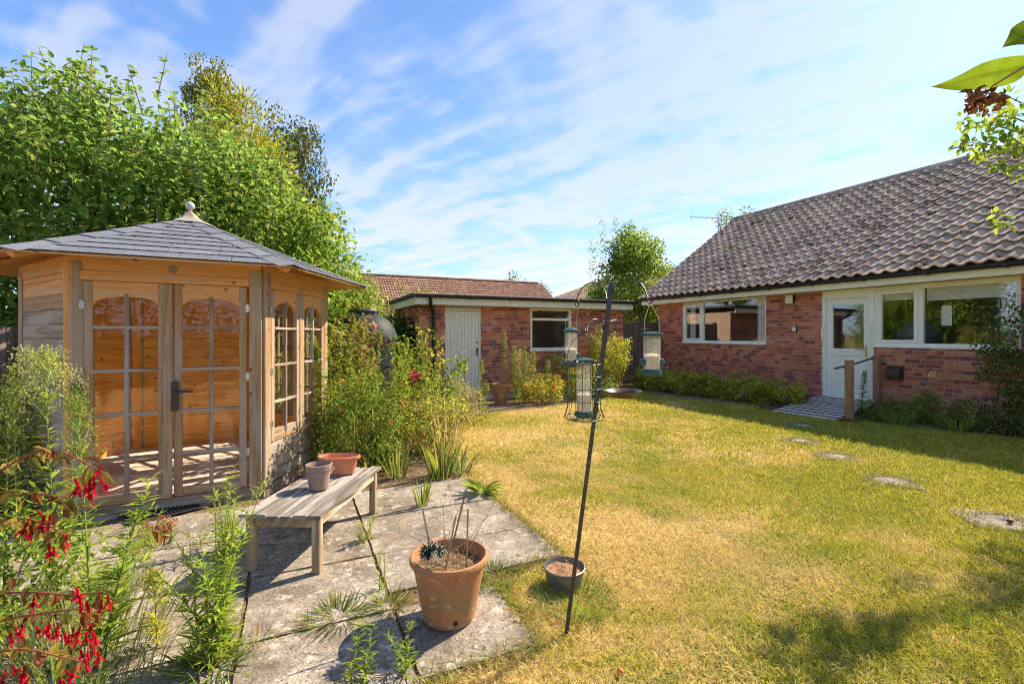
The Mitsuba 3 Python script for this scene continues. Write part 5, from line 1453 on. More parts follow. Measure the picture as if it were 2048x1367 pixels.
stm.tube(np.array([at(1985, 172, YN + .005), at(1965, 198, YN), at(1940, 205, YN)]), .0007, 5, c=np.array([.2, .1, .05]))
put('stem', stm, 'tinted', tw)
sd_ = MB()
r = R(471)
for k in range(22):
    p = at(r.uniform(1936, 2008), 200 + 17 * r.normal() * .6 + .1 * 0, YN + r.normal() * .008)
    ic = trimesh.creation.icosphere(subdivisions=1, radius=1)
    v = np.array(ic.vertices) * (1 + .5 * (r.random((len(ic.vertices), 1)) - .5)) * r.uniform(.0012, .0034, 3)
    sd_.add(p + v, ic.faces, c=np.array([.20, .085, .04]) * r.uniform(.5, 1.5))
put('seed_cluster', sd_, 'tinted', tw)
n = 90
q_ = np.array([at(r.uniform(1934, 2008), 200 + 11 * r.normal(), YN + r.normal() * .006) for _ in range(n)])
put('dry_petals', leaves(MB(), q_, rdir(r, n), rdir(r, n), r.uniform(.004, .010, n), r.uniform(.003, .006, n), pal(r, n, [(.26, .11, .05), (.36, .18, .08), (.16, .07, .035)]), 'ovate', fold=.4, curl=.5), 'leaf', tw, kind='stuff')
# fruit tree at the right, mostly outside the frame: its shade falls on the near lawn
rk = R(481)
key = thing('fruit_tree', 'overhanging fruit tree branches at the right edge of the photo above the roof', 'tree')
c = np.vstack([crown_points(rk, (5.75, 4.0, 3.05), (1.0, 1.0, .68), 46), crown_points(rk, (6.7, 4.2, 3.0), (1.2, 1.2, 1.0), 50)])
tr, br = limbs(rk, (6.3, 4.6, 0), (6.2, 4.5, 2.6), c, .09, 30)
for q in [at(1935, 242, 4.2), at(1930, 285, 4.15), at(1985, 225, 4.3), at(1990, 440, 4.1), at(2005, 190, 4.3)]:
    s = np.array([5.0, 4.5, q[2] * .75 + .75 + (.4 if q[2] < 2.5 else 0)])
    u = np.linspace(0, 1, 7)[:, None]
    pts = s + (q - s) * u + np.array([0, 0, .12]) * u * (1 - u)
    br.tube(pts, .009 - .0065 * u[:, 0], 5, c=np.array([.10, .07, .05]))
    br.tube(np.array([[6.2, 4.5, 2.4], (s + [6.2, 4.5, 2.4]) / 2 + [0, 0, .1], s]), [.03, .02, .01], 6, c=np.array(BARK))
put('trunk', tr, 'tinted', key, smooth=True); put('limbs', br, 'tinted', key, smooth=True)
tips = np.vstack([s for s in [at(px, py, 4.2 + rk.normal() * .1)[None] for px, py in [(1925, 245), (1945, 250), (1960, 232), (1935, 288), (1955, 292), (1975, 285), (1990, 240), (2000, 215), (2010, 195), (2015, 250), (2025, 270), (1990, 300), (2010, 310), (2030, 300), (2040, 240), (1990, 432), (2008, 445), (1918, 285), (1942, 300), (1965, 305), (1985, 325), (2000, 335), (1950, 275), (1975, 255), (2020, 230), (2035, 205), (2005, 270), (2030, 320), (2042, 340), (2030, 220), (2046, 280)]]])
m = foliage(rk, c, .28, 2600, .085, .05, G_LIGHT + G_MID, 'ovate', up=.6)
m = foliage(rk, tips, .07, 300, .085, .048, G_LIGHT + G_YEL[3:], 'ovate', up=.55, m=m)
put('crown', m, 'leaf', key)

# ---------------------------------------------------------------- water tank
tk = thing('water_tank', 'big dark green rainwater tank with black screw lid behind the border plants', 'water tank')
pr = [(.001, .02), (.55, .02), (.57, .06), (.565, .40), (.575, .42), (.575, .46), (.565, .48), (.565, .85), (.575, .87), (.575, .91), (.565, .93), (.56, 1.28), (.575, 1.30), (.575, 1.35), (.555, 1.40), (.52, 1.50), (.44, 1.62), (.34, 1.70), (.24, 1.745), (.235, 1.76), (.001, 1.76)]
put('body', MB().lathe(pr, at=(-2.56, 8.3, 0), n=48), 'tank_plastic', tk, smooth=35)
lid = MB().lathe([(.001, 1.757), (.225, 1.757), (.235, 1.77), (.235, 1.81), (.215, 1.835), (.001, 1.85)], at=(-2.56, 8.3, 0), n=36)
for k in range(12):
    a = k * np.pi / 6
    lid.box(Frame((-2.56 + .235 * math.cos(a), 8.3 + .235 * math.sin(a), 0), (math.cos(a), math.sin(a))), (-.01, -.02, 1.765), (.014, .02, 1.815), .005)
put('lid', lid, 'tank_lid', tk, smooth=35)

# ---------------------------------------------------------------- slatted bench with two pots
bn = thing('bench', 'low weathered slatted wooden bench on the patio', 'bench')
BE = Frame((-1.085, 2.735, 0.016), nm(np.array([.066, 1.0])))
r = R(491)
for k in range(6):
    b0 = .012 + k * .0815
    e0, e1 = r.uniform(-.012, .012), 1.03 + r.uniform(-.012, .012)
    n = 12
    a = np.linspace(e0, e1, n)
    w0 = b0 + .003 * np.sin(a * 4 + k) + (r.random(n) - .5) * .003; w1 = b0 + .077 + .003 * np.sin(a * 3 + k * 2) + (r.random(n) - .5) * .004
    if k == 0:
        w0 = w0 + .012 * np.sin(a * 9)
    z = .345 + .004 * np.sin(a * 2.5 + k * 1.7) + r.uniform(-.003, .003)
    sec = []
    for i in range(n):
        sec.append([[a[i], w0[i], z[i] - .022], [a[i], w1[i], z[i] - .022], [a[i], w1[i], z[i] - .003], [a[i], w1[i] - .004, z[i]], [a[i], w0[i] + .004, z[i]], [a[i], w0[i], z[i] - .003]])
    v = np.array(sec).reshape(-1, 3)
    f = [[i * 6 + j, (i + 1) * 6 + j, (i + 1) * 6 + (j + 1) % 6, i * 6 + (j + 1) % 6] for i in range(n - 1) for j in range(6)]
    tri = [[0, j, j + 1] for j in range(1, 5)] + [[(n - 1) * 6, (n - 1) * 6 + j + 1, (n - 1) * 6 + j] for j in range(1, 5)]
    f = np.vstack([np.array(f)[:, [0, 1, 2]], np.array(f)[:, [0, 2, 3]], np.array(tri)])[:, ::-1]
    put('slat', MB().add(BE(v), f, uv=np.stack([v[:, 0] + k * 7.3, v[:, 1] + v[:, 2] + k * .31], 1)), 'bench_wood', bn)
for i, (a, b) in enumerate(((.03, .03), (.03, .425), (.95, .03), (.95, .425))):
    put('leg', MB().box(BE, (a, b, 0), (a + .048, b + .048, .322), .004, grain='z', gid=i + .3), 'post_weathered', bn)
for i, a in enumerate((.038, .958)):
    put('rail', MB().box(BE, (a, .079, .265), (a + .03, .424, .3215), .004, grain='a', gid=i + 2.3), 'post_weathered', bn)
for i, b in enumerate((.038, .433)):
    put('rail', MB().box(BE, (.079, b, .265), (.949, b + .03, .3212), .004, grain='a', gid=i + 4.3), 'post_weathered', bn)
mat('post_weathered', wood((0.34, 0.255, 0.16), (0.23, 0.17, 0.105), (0.10, 0.075, 0.05), (0.44, 0.39, 0.31), 0.15, 0.4), 0.8)


def pot(name, label, cat, x, y, z, prof, bsdf, fill_r, fill_z, sx=1.0, sy=1.0, smooth=35, soil='soil', rotf=None):
    key = thing(name, label, cat)
    fr = Frame((x, y, z), (1, 0) if rotf is None else rotf)
    put('body', MB().lathe(prof, fr=fr, n=40, sx=sx, sy=sy), bsdf, key, smooth=smooth)
    if fill_r:
        an_ = np.linspace(0, 2 * np.pi, 28, endpoint=False)
        rr = np.linspace(0, 1, 7)
        v = np.stack([(rr[:, None] * np.cos(an_) * fill_r * sx).ravel(), (rr[:, None] * np.sin(an_) * fill_r * sy).ravel()], 1)
        h = .022 * (meshkit.fbm(np.column_stack([v * 26, np.full(len(v), x * 9)]), 3) - .5)
        v = np.column_stack([v, fill_z + h])
        i, j = np.meshgrid(np.arange(6), np.arange(28), indexing='ij')
        f = np.stack([i * 28 + j, (i + 1) * 28 + j, (i + 1) * 28 + (j + 1) % 28, i * 28 + (j + 1) % 28], -1).reshape(-1, 4)
        put('soil', MB().add(fr(v), f), soil, key)
    return key, fr


zb = .016 + .347
pot('plant_pot', 'mauve brown plastic flowerpot full of soil, standing on the bench', 'flowerpot', -1.305, 3.235, zb, [(.001, 0), (.058, 0), (.062, .004), (.078, .13), (.084, .132), (.086, .165), (.080, .168), (.074, .132), (.058, .02), (.001, .015)], 'mauve_plastic', .072, .13)
k_, f_ = pot('trough', 'oval terracotta coloured trough at the back of the bench', 'planter', -1.30, 3.60, zb, [(.001, 0), (.110, 0), (.116, .005), (.140, .11), (.158, .112), (.160, .128), (.150, .132), (.136, .118), (.112, .02), (.001, .012)], 'terracotta_plastic', .115, .03, sy=.55)
stk = MB()
stk.tube(np.array([at(655, 955, 3.3), at(668, 935, 3.4), at(645, 908, 3.45)]), .004, 5, c=np.array([.30, .22, .14]))
for k in range(16):
    d = rdir(R(500 + k), 1)[0]
    p = at(643, 906, 3.45)
    stk.tube(np.array([p, p + d * .03]), .0012, 3, c=np.array([.45, .34, .2]))
single('dead_flower', stk, 'tinted', 'dead flower stalk leaning across the oval trough', 'stalk')
bp, bf = pot('terracotta_pot', 'large old terracotta pot with canes and dry straw, nearest the camera', 'flowerpot', -.307, 2.345, .017,
             [(.001, 0), (.108, 0), (.118, .006), (.128, .03), (.172, .262), (.176, .274), (.186, .280), (.192, .288), (.193, .302), (.188, .312), (.178, .315), (.170, .308), (.163, .272), (.122, .03), (.001, .02)], 'terracotta', .158, .258, smooth=40)
put('drain_hole', MB().tube(np.array([[.0, 0, 0], [0, -.012, .001]]) + np.array([.045, -.1185, .045]), .011, 14, fr=bf), 'rubber', bp)
for i, (p, q, c_) in enumerate([((845, 1016, 2.30), (862, 1100, 2.30), (.26, .22, .17)), ((933, 977, 2.42), (902, 1100, 2.38), (.20, .15, .10)), ((936, 1016, 2.32), (933, 1136, 2.29), (.30, .21, .11)), ((912, 1030, 2.30), (890, 1142, 2.27), (.32, .23, .12)), ((958, 1058, 2.45), (930, 1110, 2.4), (.35, .26, .15))]):
    put('cane', MB().tube(np.array([at(*p), at(*q)]), .0048 if i < 4 else .002, 6, c=np.array(c_)), 'tinted', bp)
r = R(511)
n = 170
a = r.uniform(0, 6.28, n); rad = .145 * np.sqrt(r.random(n))
P = np.stack([-.307 + rad * np.cos(a), 2.345 + rad * np.sin(a), np.full(n, .268)], 1)
m = blades(MB(), P, nm(np.stack([np.cos(a) * .5, np.sin(a) * .5, .8 + 0 * a], 1) + .5 * rdir(r, n)), .6 * rdir(r, n) - [0, 0, .4], r.uniform(.04, .13, n), .0035, pal(r, n, STRAW + RUST[:1]))
for k in range(9):
    p0 = np.array([-.307 + r.normal() * .06, 2.345 + r.normal() * .06, .26])
    u = np.linspace(0, 1, 7)[:, None]
    e = np.array([r.normal() * .12, r.normal() * .1, r.uniform(.18, .34)])
    m.tube(p0 + e * u + np.array([.08 * r.normal(), 0, -.12 * r.random()]) * u ** 3, .0014, 3, c=np.array(STRAW[k % 3]))
for p, q in ((at(760, 1106, 2.3), at(850, 1124, 2.27)), (at(900, 1100, 2.4), at(1012, 1052, 2.55)), (at(940, 1095, 2.4), at(985, 1010, 2.5))):
    m.tube(np.array([q if 0 else p, (p + q) / 2 + [0, 0, .01], q]), .0014, 3, c=np.array([.50, .40, .27]))
put('dry_stalks', m, 'leaf', bp, kind='stuff')
su = thing('succulent', 'white spotted rosette succulent sitting at the left rim of the big pot', 'succulent')
n = 120
cc = at(866, 1108, 2.22)
d = rdir(r, n); d[:, 2] = np.abs(d[:, 2]) * .9 - .1
m = MB()
leaves(m, cc + d * .018, d, np.array([0, 0, 1.0]) + .2 * rdir(r, n), .05 * r.uniform(.8, 1.2, n), .017, pal(r, n, [(.045, .07, .05), (.06, .085, .06)]), 'diamond', fold=.45)
put('leaves', m, 'leaf', su)
m = MB()
n = 420
d = rdir(r, n); d[:, 2] = np.abs(d[:, 2]) * .9 - .1
leaves(m, cc + d * r.uniform(.03, .07, (n, 1)), rdir(r, n), d, .0085, .0055, pal(r, n, [(.75, .76, .72)], jit=.08), 'diamond')
put('spots', m, 'leaf', su, kind='stuff')
bk, bkf = pot('bucket', 'small grey zinc bucket with brown compost set in the lawn grass', 'bucket', .29, 2.66, 0.0, [(.001, 0), (.088, 0), (.09, .004), (.112, .108), (.117, .111), (.117, .117), (.112, .120), (.108, .112), (.088, .01), (.001, .008)], 'zinc', .105, .092, soil='compost')
mat('compost', proc(lambda p, n, uv: mix((0.16, 0.075, 0.04), (0.34, 0.20, 0.11), fbm(p.x * 90, p.y * 90, p.z * 90, 3))), 0.95)
m = MB()
r = R(521)
for k in range(26):
    p = np.array([.29 + r.normal() * .04, 2.66 + r.normal() * .04, .105]); d = rdir(r, 1)[0]
    m.tube(np.array([p, p + np.array([d[0], d[1], abs(d[2])]) * r.uniform(.02, .06)]), .0011, 3, c=np.array(STRAW[k % 3]))
m.tube(np.array([at(1100, 1128, 2.6), at(1103, 1070, 2.6)]), .0022, 5, c=np.array([.34, .26, .17]))
put('dry_stalks', m, 'tinted', bk, kind='stuff')
for s in (-1, 1):
    put('lug', MB().tube(np.array([[s * .113, .02, .10], [s * .128, .015, .105], [s * .128, -.015, .105], [s * .113, -.02, .10]]), .003, 6, fr=bkf), 'zinc', bk)
pot('terracotta_pot', 'plain terracotta pot standing on the step beside the garage door', 'flowerpot', -.22, 9.72, .0, [(.001, 0), (.125, 0), (.13, .01), (.165, .33), (.185, .335), (.19, .40), (.18, .41), (.165, .39), (.13, .05), (.001, .04)], 'terracotta', .165, .36)
# fruit on the ground
fr1 = thing('fallen_fruit', 'small orange fruit lying in the lawn at the bottom of the photo', 'fruit')
put('flesh', MB().lathe([(.0005, .001)] + [(.0135 * math.sin(t), .0135 - .0125 * math.cos(t)) for t in np.linspace(.2, 2.9, 12)] + [(.0008, .0245)], at=(.443, 1.963, .012), n=18), 'orange_skin', fr1, smooth=True)
put('stalk', MB().tube(np.array([[.443, 1.963, .036], [.446, 1.962, .046]]), .0012, 5, c=np.array([.1, .07, .04])), 'tinted', fr1)
mat('orange_skin', proc(lambda p, n, uv: mix((0.62, 0.24, 0.05), (0.50, 0.15, 0.03), fbm(p.x * 120, p.y * 120, p.z * 120, 3))), 0.4)
fr2 = thing('fallen_fruit', 'brown rotten fruit on the nearest stepping stone', 'fruit')
put('flesh', MB().lathe([(.0005, .001)] + [(.02 * math.sin(t) * (1 + .06 * math.sin(t * 7)), .017 - .0165 * math.cos(t)) for t in np.linspace(.2, 2.9, 12)] + [(.0008, .031)], at=(3.66, 3.52, .016), n=18), 'rotten_skin', fr2, smooth=True)
put('stalk', MB().tube(np.array([[3.66, 3.52, .044], [3.664, 3.518, .056]]), .0014, 5, c=np.array([.1, .07, .04])), 'tinted', fr2)
mat('rotten_skin', (0.13, 0.028, 0.016), 0.5)

# ---------------------------------------------------------------- bird feeding pole
fp = thing('feeding_pole', 'leaning black metal bird feeding pole with curled hooks on the lawn', 'pole')
Pb, Pt = np.array([.244, 2.224, -.05]), np.array([.459, 2.224, 1.60])
pol = lambda z: Pb + (Pt - Pb) * ((z + .05) / 1.65)
put('pole', MB().tube(np.array([pol(-.05), pol(.5), pol(.98), pol(1.06)]), .0095, 10).tube(np.array([pol(1.04), pol(1.60)]), .0122, 12), 'black_metal', fp, smooth=40)
dpo = nm(Pt - Pb)
put('finial', MB().tube(np.array([pol(1.60), pol(1.607), pol(1.625), pol(1.645), pol(1.652)]), [.014, .017, .013, .004, .003], 10).tube(np.array([pol(1.648), pol(1.662)]), .005, 8), 'black_metal', fp, smooth=40)
put('collar', MB().tube(np.array([pol(1.04), pol(1.055)]), .0145, 12).tube(np.array([pol(1.40), pol(1.43)]), .0145, 12), 'black_metal', fp)


def arm(pix, y0, y1, ring, rr):
    n = len(pix)
    p = np.array([at(px, py, y0 + (y1 - y0) * (i / (n - 1)) ** .9) for i, (px, py) in enumerate(pix)])
    u = np.linspace(0, n - 1, 22)
    q = np.stack([np.interp(u, np.arange(n), p[:, k]) for k in range(3)], 1)
    q[1:-1] = (q[:-2] + 2 * q[1:-1] + q[2:]) / 4
    t = np.linspace(ring[0], ring[1], 20)
    e = q[-1]
    sgn = ring[2]
    side = nm(np.array([(q[-1] - q[0])[0], (q[-1] - q[0])[1], 0])) * sgn
    c = e + side * rr
    loop = c + (-np.cos(t)[:, None] * side - np.sin(t)[:, None] * np.array([0, 0, 1.0])) * rr * np.linspace(1, .75, 20)[:, None]
    return MB().tube(np.vstack([q, loop[1:]]), .0031, 7), e + side * rr - np.array([0, 0, rr])


a1, hookA = arm([(1214, 600), (1211, 582), (1200, 568), (1184, 564), (1168, 571), (1156, 588), (1151, 606)], 2.224, 2.50, (0, 5.2, -1.0), .020)
put('hook', a1, 'black_metal', fp, smooth=True)
a2, hookB = arm([(1222, 596), (1226, 578), (1240, 563), (1260, 557), (1280, 564), (1291, 580), (1295, 598)], 2.224, 1.98, (0, 5.2, 1.0), .019)
put('hook', a2, 'black_metal', fp, smooth=True)
a3, hookC = arm([(1208, 662), (1204, 646), (1194, 637), (1183, 640), (1175, 652), (1173, 664)], 2.224, 2.06, (0, 5.2, 1.0), .013)
put('hook', a3, 'black_metal', fp, smooth=True)
t = np.linspace(0, 2 * np.pi, 37)
rc = pol(1.455) + np.array([-.035, -.01, 0])
put('ring_holder', MB().tube(rc + np.stack([.078 * np.cos(t), .078 * np.sin(t), .012 * np.cos(t)], 1), .003, 6), 'black_metal', fp, smooth=True)
dish = thing('feeding_dish', 'shallow brown feeding dish clipped low on the leaning pole', 'dish')
dc = np.array([.50, 2.17, 1.118])
put('bowl', MB().lathe([(.001, 0), (.055, .0), (.078, .022), (.088, .026), (.088, .030), (.076, .028), (.053, .006), (.001, .005)], at=dc, n=32), 'brown_plastic', dish, smooth=40)
put('bracket', MB().tube(np.array([dc + [-.086, 0, .026], pol(1.145) + [.012, -.01, 0], pol(1.145)]), .004, 6), 'black_metal', dish)


def feeder(label, hook, x, y, z0, z1, r0, cage=False, capc='green_plastic', dome=.014):
    key = thing('bird_feeder', label, 'bird feeder')
    tr_ = MB().lathe([(r0, z0), (r0, z1)], at=(x, y, 0), n=28)
    put('tube', tr_, 'clear_tube', key, smooth=True)
    hs = z0 + (z1 - z0) * (.42 if not cage else .35)
    put('seed', MB().lathe([(.001, z0 + .002), (r0 * .93, z0 + .002), (r0 * .93, hs), (r0 * .5, hs + .008), (.001, hs + .01)], at=(x, y, 0), n=24), 'seed', key, smooth=30, kind='stuff')
    k1 = 1.32
    put('cap', MB().lathe([(.001, z1 - .004), (r0 * k1, z1 - .004), (r0 * k1 * 1.03, z1 + .003), (r0 * k1, z1 + .010), (r0 * .7, z1 + .010 + dome * .6), (r0 * .3, z1 + .010 + dome), (.001, z1 + .010 + dome)], at=(x, y, 0), n=30), capc, key, smooth=40)
    put('base', MB().lathe([(.001, z0 - .022), (r0 * 1.0, z0 - .022), (r0 * 1.2, z0 - .015), (r0 * 1.22, z0 - .003), (r0 * 1.04, z0 + .006), (.001, z0 + .0015)], at=(x, y, 0), n=30), capc, key, smooth=40)
    hp = np.asarray(hook)
    w = MB()
    if cage:
        t_ = np.linspace(0, np.pi, 15)
        w.tube(np.stack([x + .072 * np.cos(t_), y + 0 * t_, z1 - .01 + (hp[2] - z1 + .01) * np.sin(t_) ** .8], 1), .0017, 5)
    else:
        for s in (-1, 1):
            w.tube(np.array([[x + s * r0 * .9, y, z1 - .004], [x + s * r0 * .85, y, (z1 + hp[2]) / 2], [hp[0] + s * .004, hp[1], hp[2] - .004], [hp[0], hp[1], hp[2] + .004]]), .0013, 5)
    put('hanger', w, 'steel' if not cage else 'cage_green', key)
    if not cage:
        for s in (-1, 1):
            put('perch', MB().tube(np.array([[x + s * (r0 - .002), y, z0 + .012], [x + s * (r0 + .034), y, z0 + .012]]), .0028, 7), capc, key)
            put('port', MB().lathe([(.0165, -.012), (.018, 0), (.014, .012), (.004, .016)], fr=Frame((x + s * (r0 + .001), y, z0 + .035), (1, 0)), n=14), capc, key, smooth=40)
    else:
        zc0, zc1, rc_ = z0 - .03, z1 + .0, .072
        prof = [(rc_, zc1 - .004), (rc_, zc0 + .05), (rc_ * 1.10, zc0 + .028), (rc_ * 1.20, zc0 + .012), (rc_ * 1.12, zc0), (r0 * .9, zc0 - .002)]
        top = [(r0 * 1.1, zc1 + .004), (rc_ * .93, zc1 + .002)]
        for k in range(14):
            a = k * 2 * np.pi / 14
            put('bar', MB().tube(np.array([[x + q * math.cos(a), y + q * math.sin(a), zz] for q, zz in top + prof]), .0015, 4), 'cage_green', key)
        for q, zz in ((rc_, zc1 - .01), (rc_, zc1 - .062), (rc_, zc1 - .114), (rc_, zc1 - .166), (rc_ * 1.2, zc0 + .012), (rc_ * .8, zc0 - .001)):
            t_ = np.linspace(0, 2 * np.pi, 33)
            put('hoop', MB().tube(np.stack([x + q * np.cos(t_), y + q * np.sin(t_), zz + 0 * t_], 1), .0015, 4), 'cage_green', key)
    return key


feeder('tube bird feeder with domed blue green cap on the left hook, behind the pole', hookA, .308, 2.50, 1.255, 1.415, .0325)
feeder('tube bird feeder with two perches hanging alone from the right hook', hookB, .578, 1.98, 1.252, 1.398, .0345, dome=.004)
feeder('caged tube bird feeder with round wire guard, lowest of the three', hookC, .308, 2.05, 1.068, 1.285, .032, cage=True, dome=.006)

# ---------------------------------------------------------------- lawn grass
def grass_band(seed, y0, y1, dens, w, h, xr=1.16, tri=1):
    r = R(seed)
    area = (y1 - y0) * (y0 + y1) * xr
    n = int(area * dens)
    y = np.sqrt(r.uniform(y0 ** 2, y1 ** 2, n)); x = r.uniform(-xr, xr, n) * y
    lp = LAWN_IN
    keep = shapely.contains_xy(lp, x, y)
    for (sx, sy, sr) in STONES:
        keep &= (x - sx) ** 2 / sr ** 2 + (y - sy) ** 2 / (sr * .82) ** 2 > 1.0 - .35 * r.random(n)
    x, y = x[keep], y[keep]
    n = len(x)
    q = np.column_stack([x, y, 0 * x])
    big = meshkit.fbm(q * .9 + [4, 8, 0], 4, seed=3)
    fine = meshkit.fbm(q * 5.5 + [1, 2, 0], 3, seed=9)
    dry = np.clip((.62 * big + .38 * fine - .5) * 4.6 + .43 - .17 * (x - .35) - .02 * (y - 4) + np.clip(.35 - np.hypot(x - .6, y - 3.1) * .16, 0, 1), 0, 1)
    sh_ = (x * .908 + y * .418) > 7.2      # damper strip nearest the bungalow stays green
    dry = np.where(sh_, dry * .35, dry)
    k = r.random(n)
    G = np.array([(.35, .37, .045), (.47, .45, .055), (.56, .50, .075), (.24, .28, .04)])[r.integers(4, size=n)]
    D = np.array([(.70, .58, .26), (.62, .48, .20), (.54, .40, .17), (.66, .57, .20)])[r.integers(4, size=n)]
    c = np.where((k < dry * .92 + .04)[:, None], D, G) * r.uniform(.72, 1.25, (n, 1))
    hh = h * r.uniform(.5, 1.25, n) * (.75 + .6 * fine) * (1.15 - .35 * dry)
    a = r.uniform(0, 6.28, n)
    lean = r.uniform(.3, 1.9, n)
    ta = np.column_stack([np.cos(a), np.sin(a)])
    s = np.column_stack([-np.sin(a + r.normal(size=n) * .8), np.cos(a), 0 * a]) * (w * r.uniform(.6, 1.2, n) / 2)[:, None]
    P = np.column_stack([x, y, np.full(n, -.002)])
    tip = P + np.column_stack([ta * (hh * lean)[:, None], hh])
    if tri == 1:
        v = np.stack([P - s, P + s, tip], 1); f = np.arange(n * 3).reshape(-1, 3); kk = 3
    else:
        mid = P + np.column_stack([ta * (hh * lean * .35)[:, None], hh * .62])
        v = np.stack([P - s, P + s, mid + s * .8, mid - s * .8, tip], 1); kk = 5
        f = (np.array([[0, 1, 2], [0, 2, 3], [3, 2, 4]])[None] + (np.arange(n) * 5)[:, None, None]).reshape(-1, 3)
    return MB().add(v.reshape(-1, 3), f, np.repeat(c, kk, 0))


pat_in = Polygon([PF(np.array([a, b, 0]))[:2] for a, b in [(-3, .5), (.45, .5), (.45, 1.88), (1.0, 1.88), (1.0, 2.47), (1.3, 2.50), (1.54, 2.70), (1.54, 4.44), (-3, 4.44)]])
LAWN_IN = lawn_poly.difference(pat_in).difference(bed_mid).difference(bed_wall).difference(bed_right).buffer(.0)
fringe = pat_in.exterior.buffer(.05).intersection(lawn_poly)
g = grass_band(601, 1.2, 3.2, 15000, .0042, .034, tri=2)
put('grass', g, 'grass_blade', kind='stuff', label='short patchy green and straw coloured lawn grass')
for b in (grass_band(602, 3.2, 5.4, 8500, .0062, .034), grass_band(603, 5.4, 9.0, 3600, .010, .036), grass_band(604, 9.0, 14.5, 1300, .017, .04, xr=.6)):
    put('grass', b, 'grass_blade', kind='stuff', label='short patchy green and straw coloured lawn grass')
# longer grass hanging over the patio edge and round the stones
r = R(611)
pts = []
for line, n in ((np.array([PF(np.array([a, b, 0]))[:2] for a, b in [(1.56, 4.3), (1.56, 2.66), (1.05, 2.5), (1.02, 1.9), (.47, 1.88), (.45, 1.2)]]), 2600),):
    seg = np.linalg.norm(np.diff(line, axis=0), axis=1); cum = np.r_[0, np.cumsum(seg)]
    t = r.uniform(0, cum[-1], n)
    pts.append(np.stack([np.interp(t, cum, line[:, k]) for k in (0, 1)], 1) + r.normal(size=(n, 2)) * .028)
for (sx, sy, sr) in STONES:
    n = 620
    a = r.uniform(0, 6.28, n)
    k_ = (.92 - .16 * meshkit.noise(np.stack([np.cos(a) * 1.6 + sx, np.sin(a) * 1.6 + sy, 0 * a], -1) * 2))
    pts.append(np.stack([sx + sr * k_ * np.cos(a), sy + sr * .85 * k_ * np.sin(a)], 1) + r.normal(size=(n, 2)) * .03)
p = np.vstack(pts); n = len(p)
a = r.uniform(0, 6.28, n)
D = np.stack([np.cos(a) * .6, np.sin(a) * .6, np.ones(n)], 1)
cl = pal(r, n, [(.14, .20, .03), (.22, .27, .04), (.42, .32, .14), (.32, .23, .10)])
put('edge_grass', blades(MB(), np.column_stack([p, np.zeros(n)]), D, np.stack([np.cos(a) * .5, np.sin(a) * .5, -.3 + 0 * a], 1), r.uniform(.035, .085, n), .0042, cl, segs=3), 'grass_blade', kind='stuff', label='longer uncut grass hanging over the patio edge and stones')
# low broad leaved weeds in the turf
r = R(631)
m = MB()
for k in range(95):
    y0 = math.sqrt(r.uniform(1.9 ** 2, 7.5 ** 2)); x0 = r.uniform(-.15, 1.05) * y0
    if not shapely.contains_xy(LAWN_IN, x0, y0):
        continue
    n = int(r.integers(25, 90)); s = r.uniform(.05, .16)
    q = np.column_stack([x0 + r.normal(size=n) * s, y0 + r.normal(size=n) * s, r.uniform(.02, .042, n)])
    leaves(m, q, rdir(r, n) * [1, 1, .2], np.array([0, 0, 1.0]) + .3 * rdir(r, n), r.uniform(.010, .022, n), r.uniform(.008, .013, n), pal(r, n, [(.17, .27, .05), (.24, .33, .06), (.13, .21, .05)]), 'diamond')
put('lawn_weeds', m, 'leaf', kind='stuff', label='patches of low clover like weeds in the lawn')
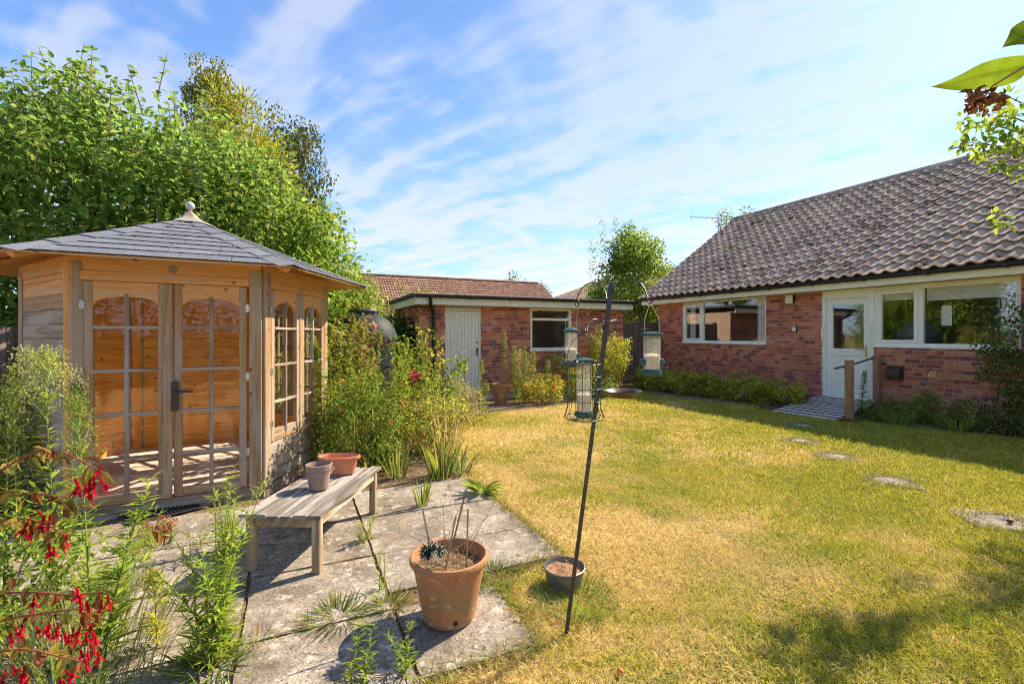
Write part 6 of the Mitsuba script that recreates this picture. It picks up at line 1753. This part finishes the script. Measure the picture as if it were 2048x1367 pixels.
# moss and seedlings in the patio joints
r = R(641)
m = MB()
n = 1500
k = r.random(n) < .6
ci, ei = np.array(PATIO_C)[r.integers(1, 6, n)], np.array([-2.3, -1.6, -.9, -.22, .47])[r.integers(0, 5, n)]
a_ = np.where(k, r.uniform(-2.4, 1.5, n), ei) + r.normal(size=n) * .012
b_ = np.where(k, ci, r.uniform(.8, 4.35, n)) + r.normal(size=n) * .012
g_ = meshkit.noise(np.column_stack([a_ * 2.2, b_ * 2.2, 0 * a_]), seed=8) > .47
q = PF(np.column_stack([a_, b_, np.full(n, .012)]))
g_ &= shapely.contains_xy(pat_in, q[:, 0], q[:, 1])
q = q[g_]; n = len(q)
a = r.uniform(0, 6.28, n)
blades(m, q, np.stack([np.cos(a) * .7, np.sin(a) * .7, np.ones(n)], 1), np.stack([np.cos(a) * .4, np.sin(a) * .4, -.3 + 0 * a], 1), r.uniform(.012, .06, n), .0045, pal(r, n, G_LIGHT + G_YEL[:2] + STRAW[:2] + RUST[:1]), segs=2)
put('joint_weeds', m, 'leaf', kind='stuff', label='small weeds and seedlings growing in the patio joints')
# little yellow lawn flowers
r = R(621)
m = MB()
for k in range(42):
    x, y = 2.55 + r.normal() * .32, 4.25 + r.normal() * .38
    for q in range(1):
        n = 9
        a = np.arange(n) * .7
        leaves(m, np.tile([[x, y, .045]], (n, 1)), np.stack([np.cos(a), np.sin(a), .35 + 0 * a], 1), np.tile([[0, 0, 1.0]], (n, 1)), .011, .006, np.tile([[.62, .46, .02]], (n, 1)), 'diamond')
put('lawn_flowers', m, 'leaf', kind='stuff', label='scatter of tiny yellow flowers in the middle of the lawn')
# dead leaves and debris on lawn and patio
m = MB()
n = 260
y = np.sqrt(r.uniform(1.9 ** 2, 8 ** 2, n)); x = r.uniform(-.9, 1.05, n) * y
zz = np.where(shapely.contains_xy(pat_in, x, y), .022, .028)
leaves(m, np.column_stack([x, y, zz]), rdir(r, n) * [1, 1, .15], np.array([0, 0, 1.0]) + .25 * rdir(r, n), r.uniform(.012, .035, n), r.uniform(.008, .02, n), pal(r, n, [(.30, .16, .07), (.20, .10, .05), (.45, .33, .2), (.5, .42, .3)]), 'diamond', fold=.3)
put('leaf_litter', m, 'leaf', kind='stuff', label='scattered dead leaves on lawn and patio')
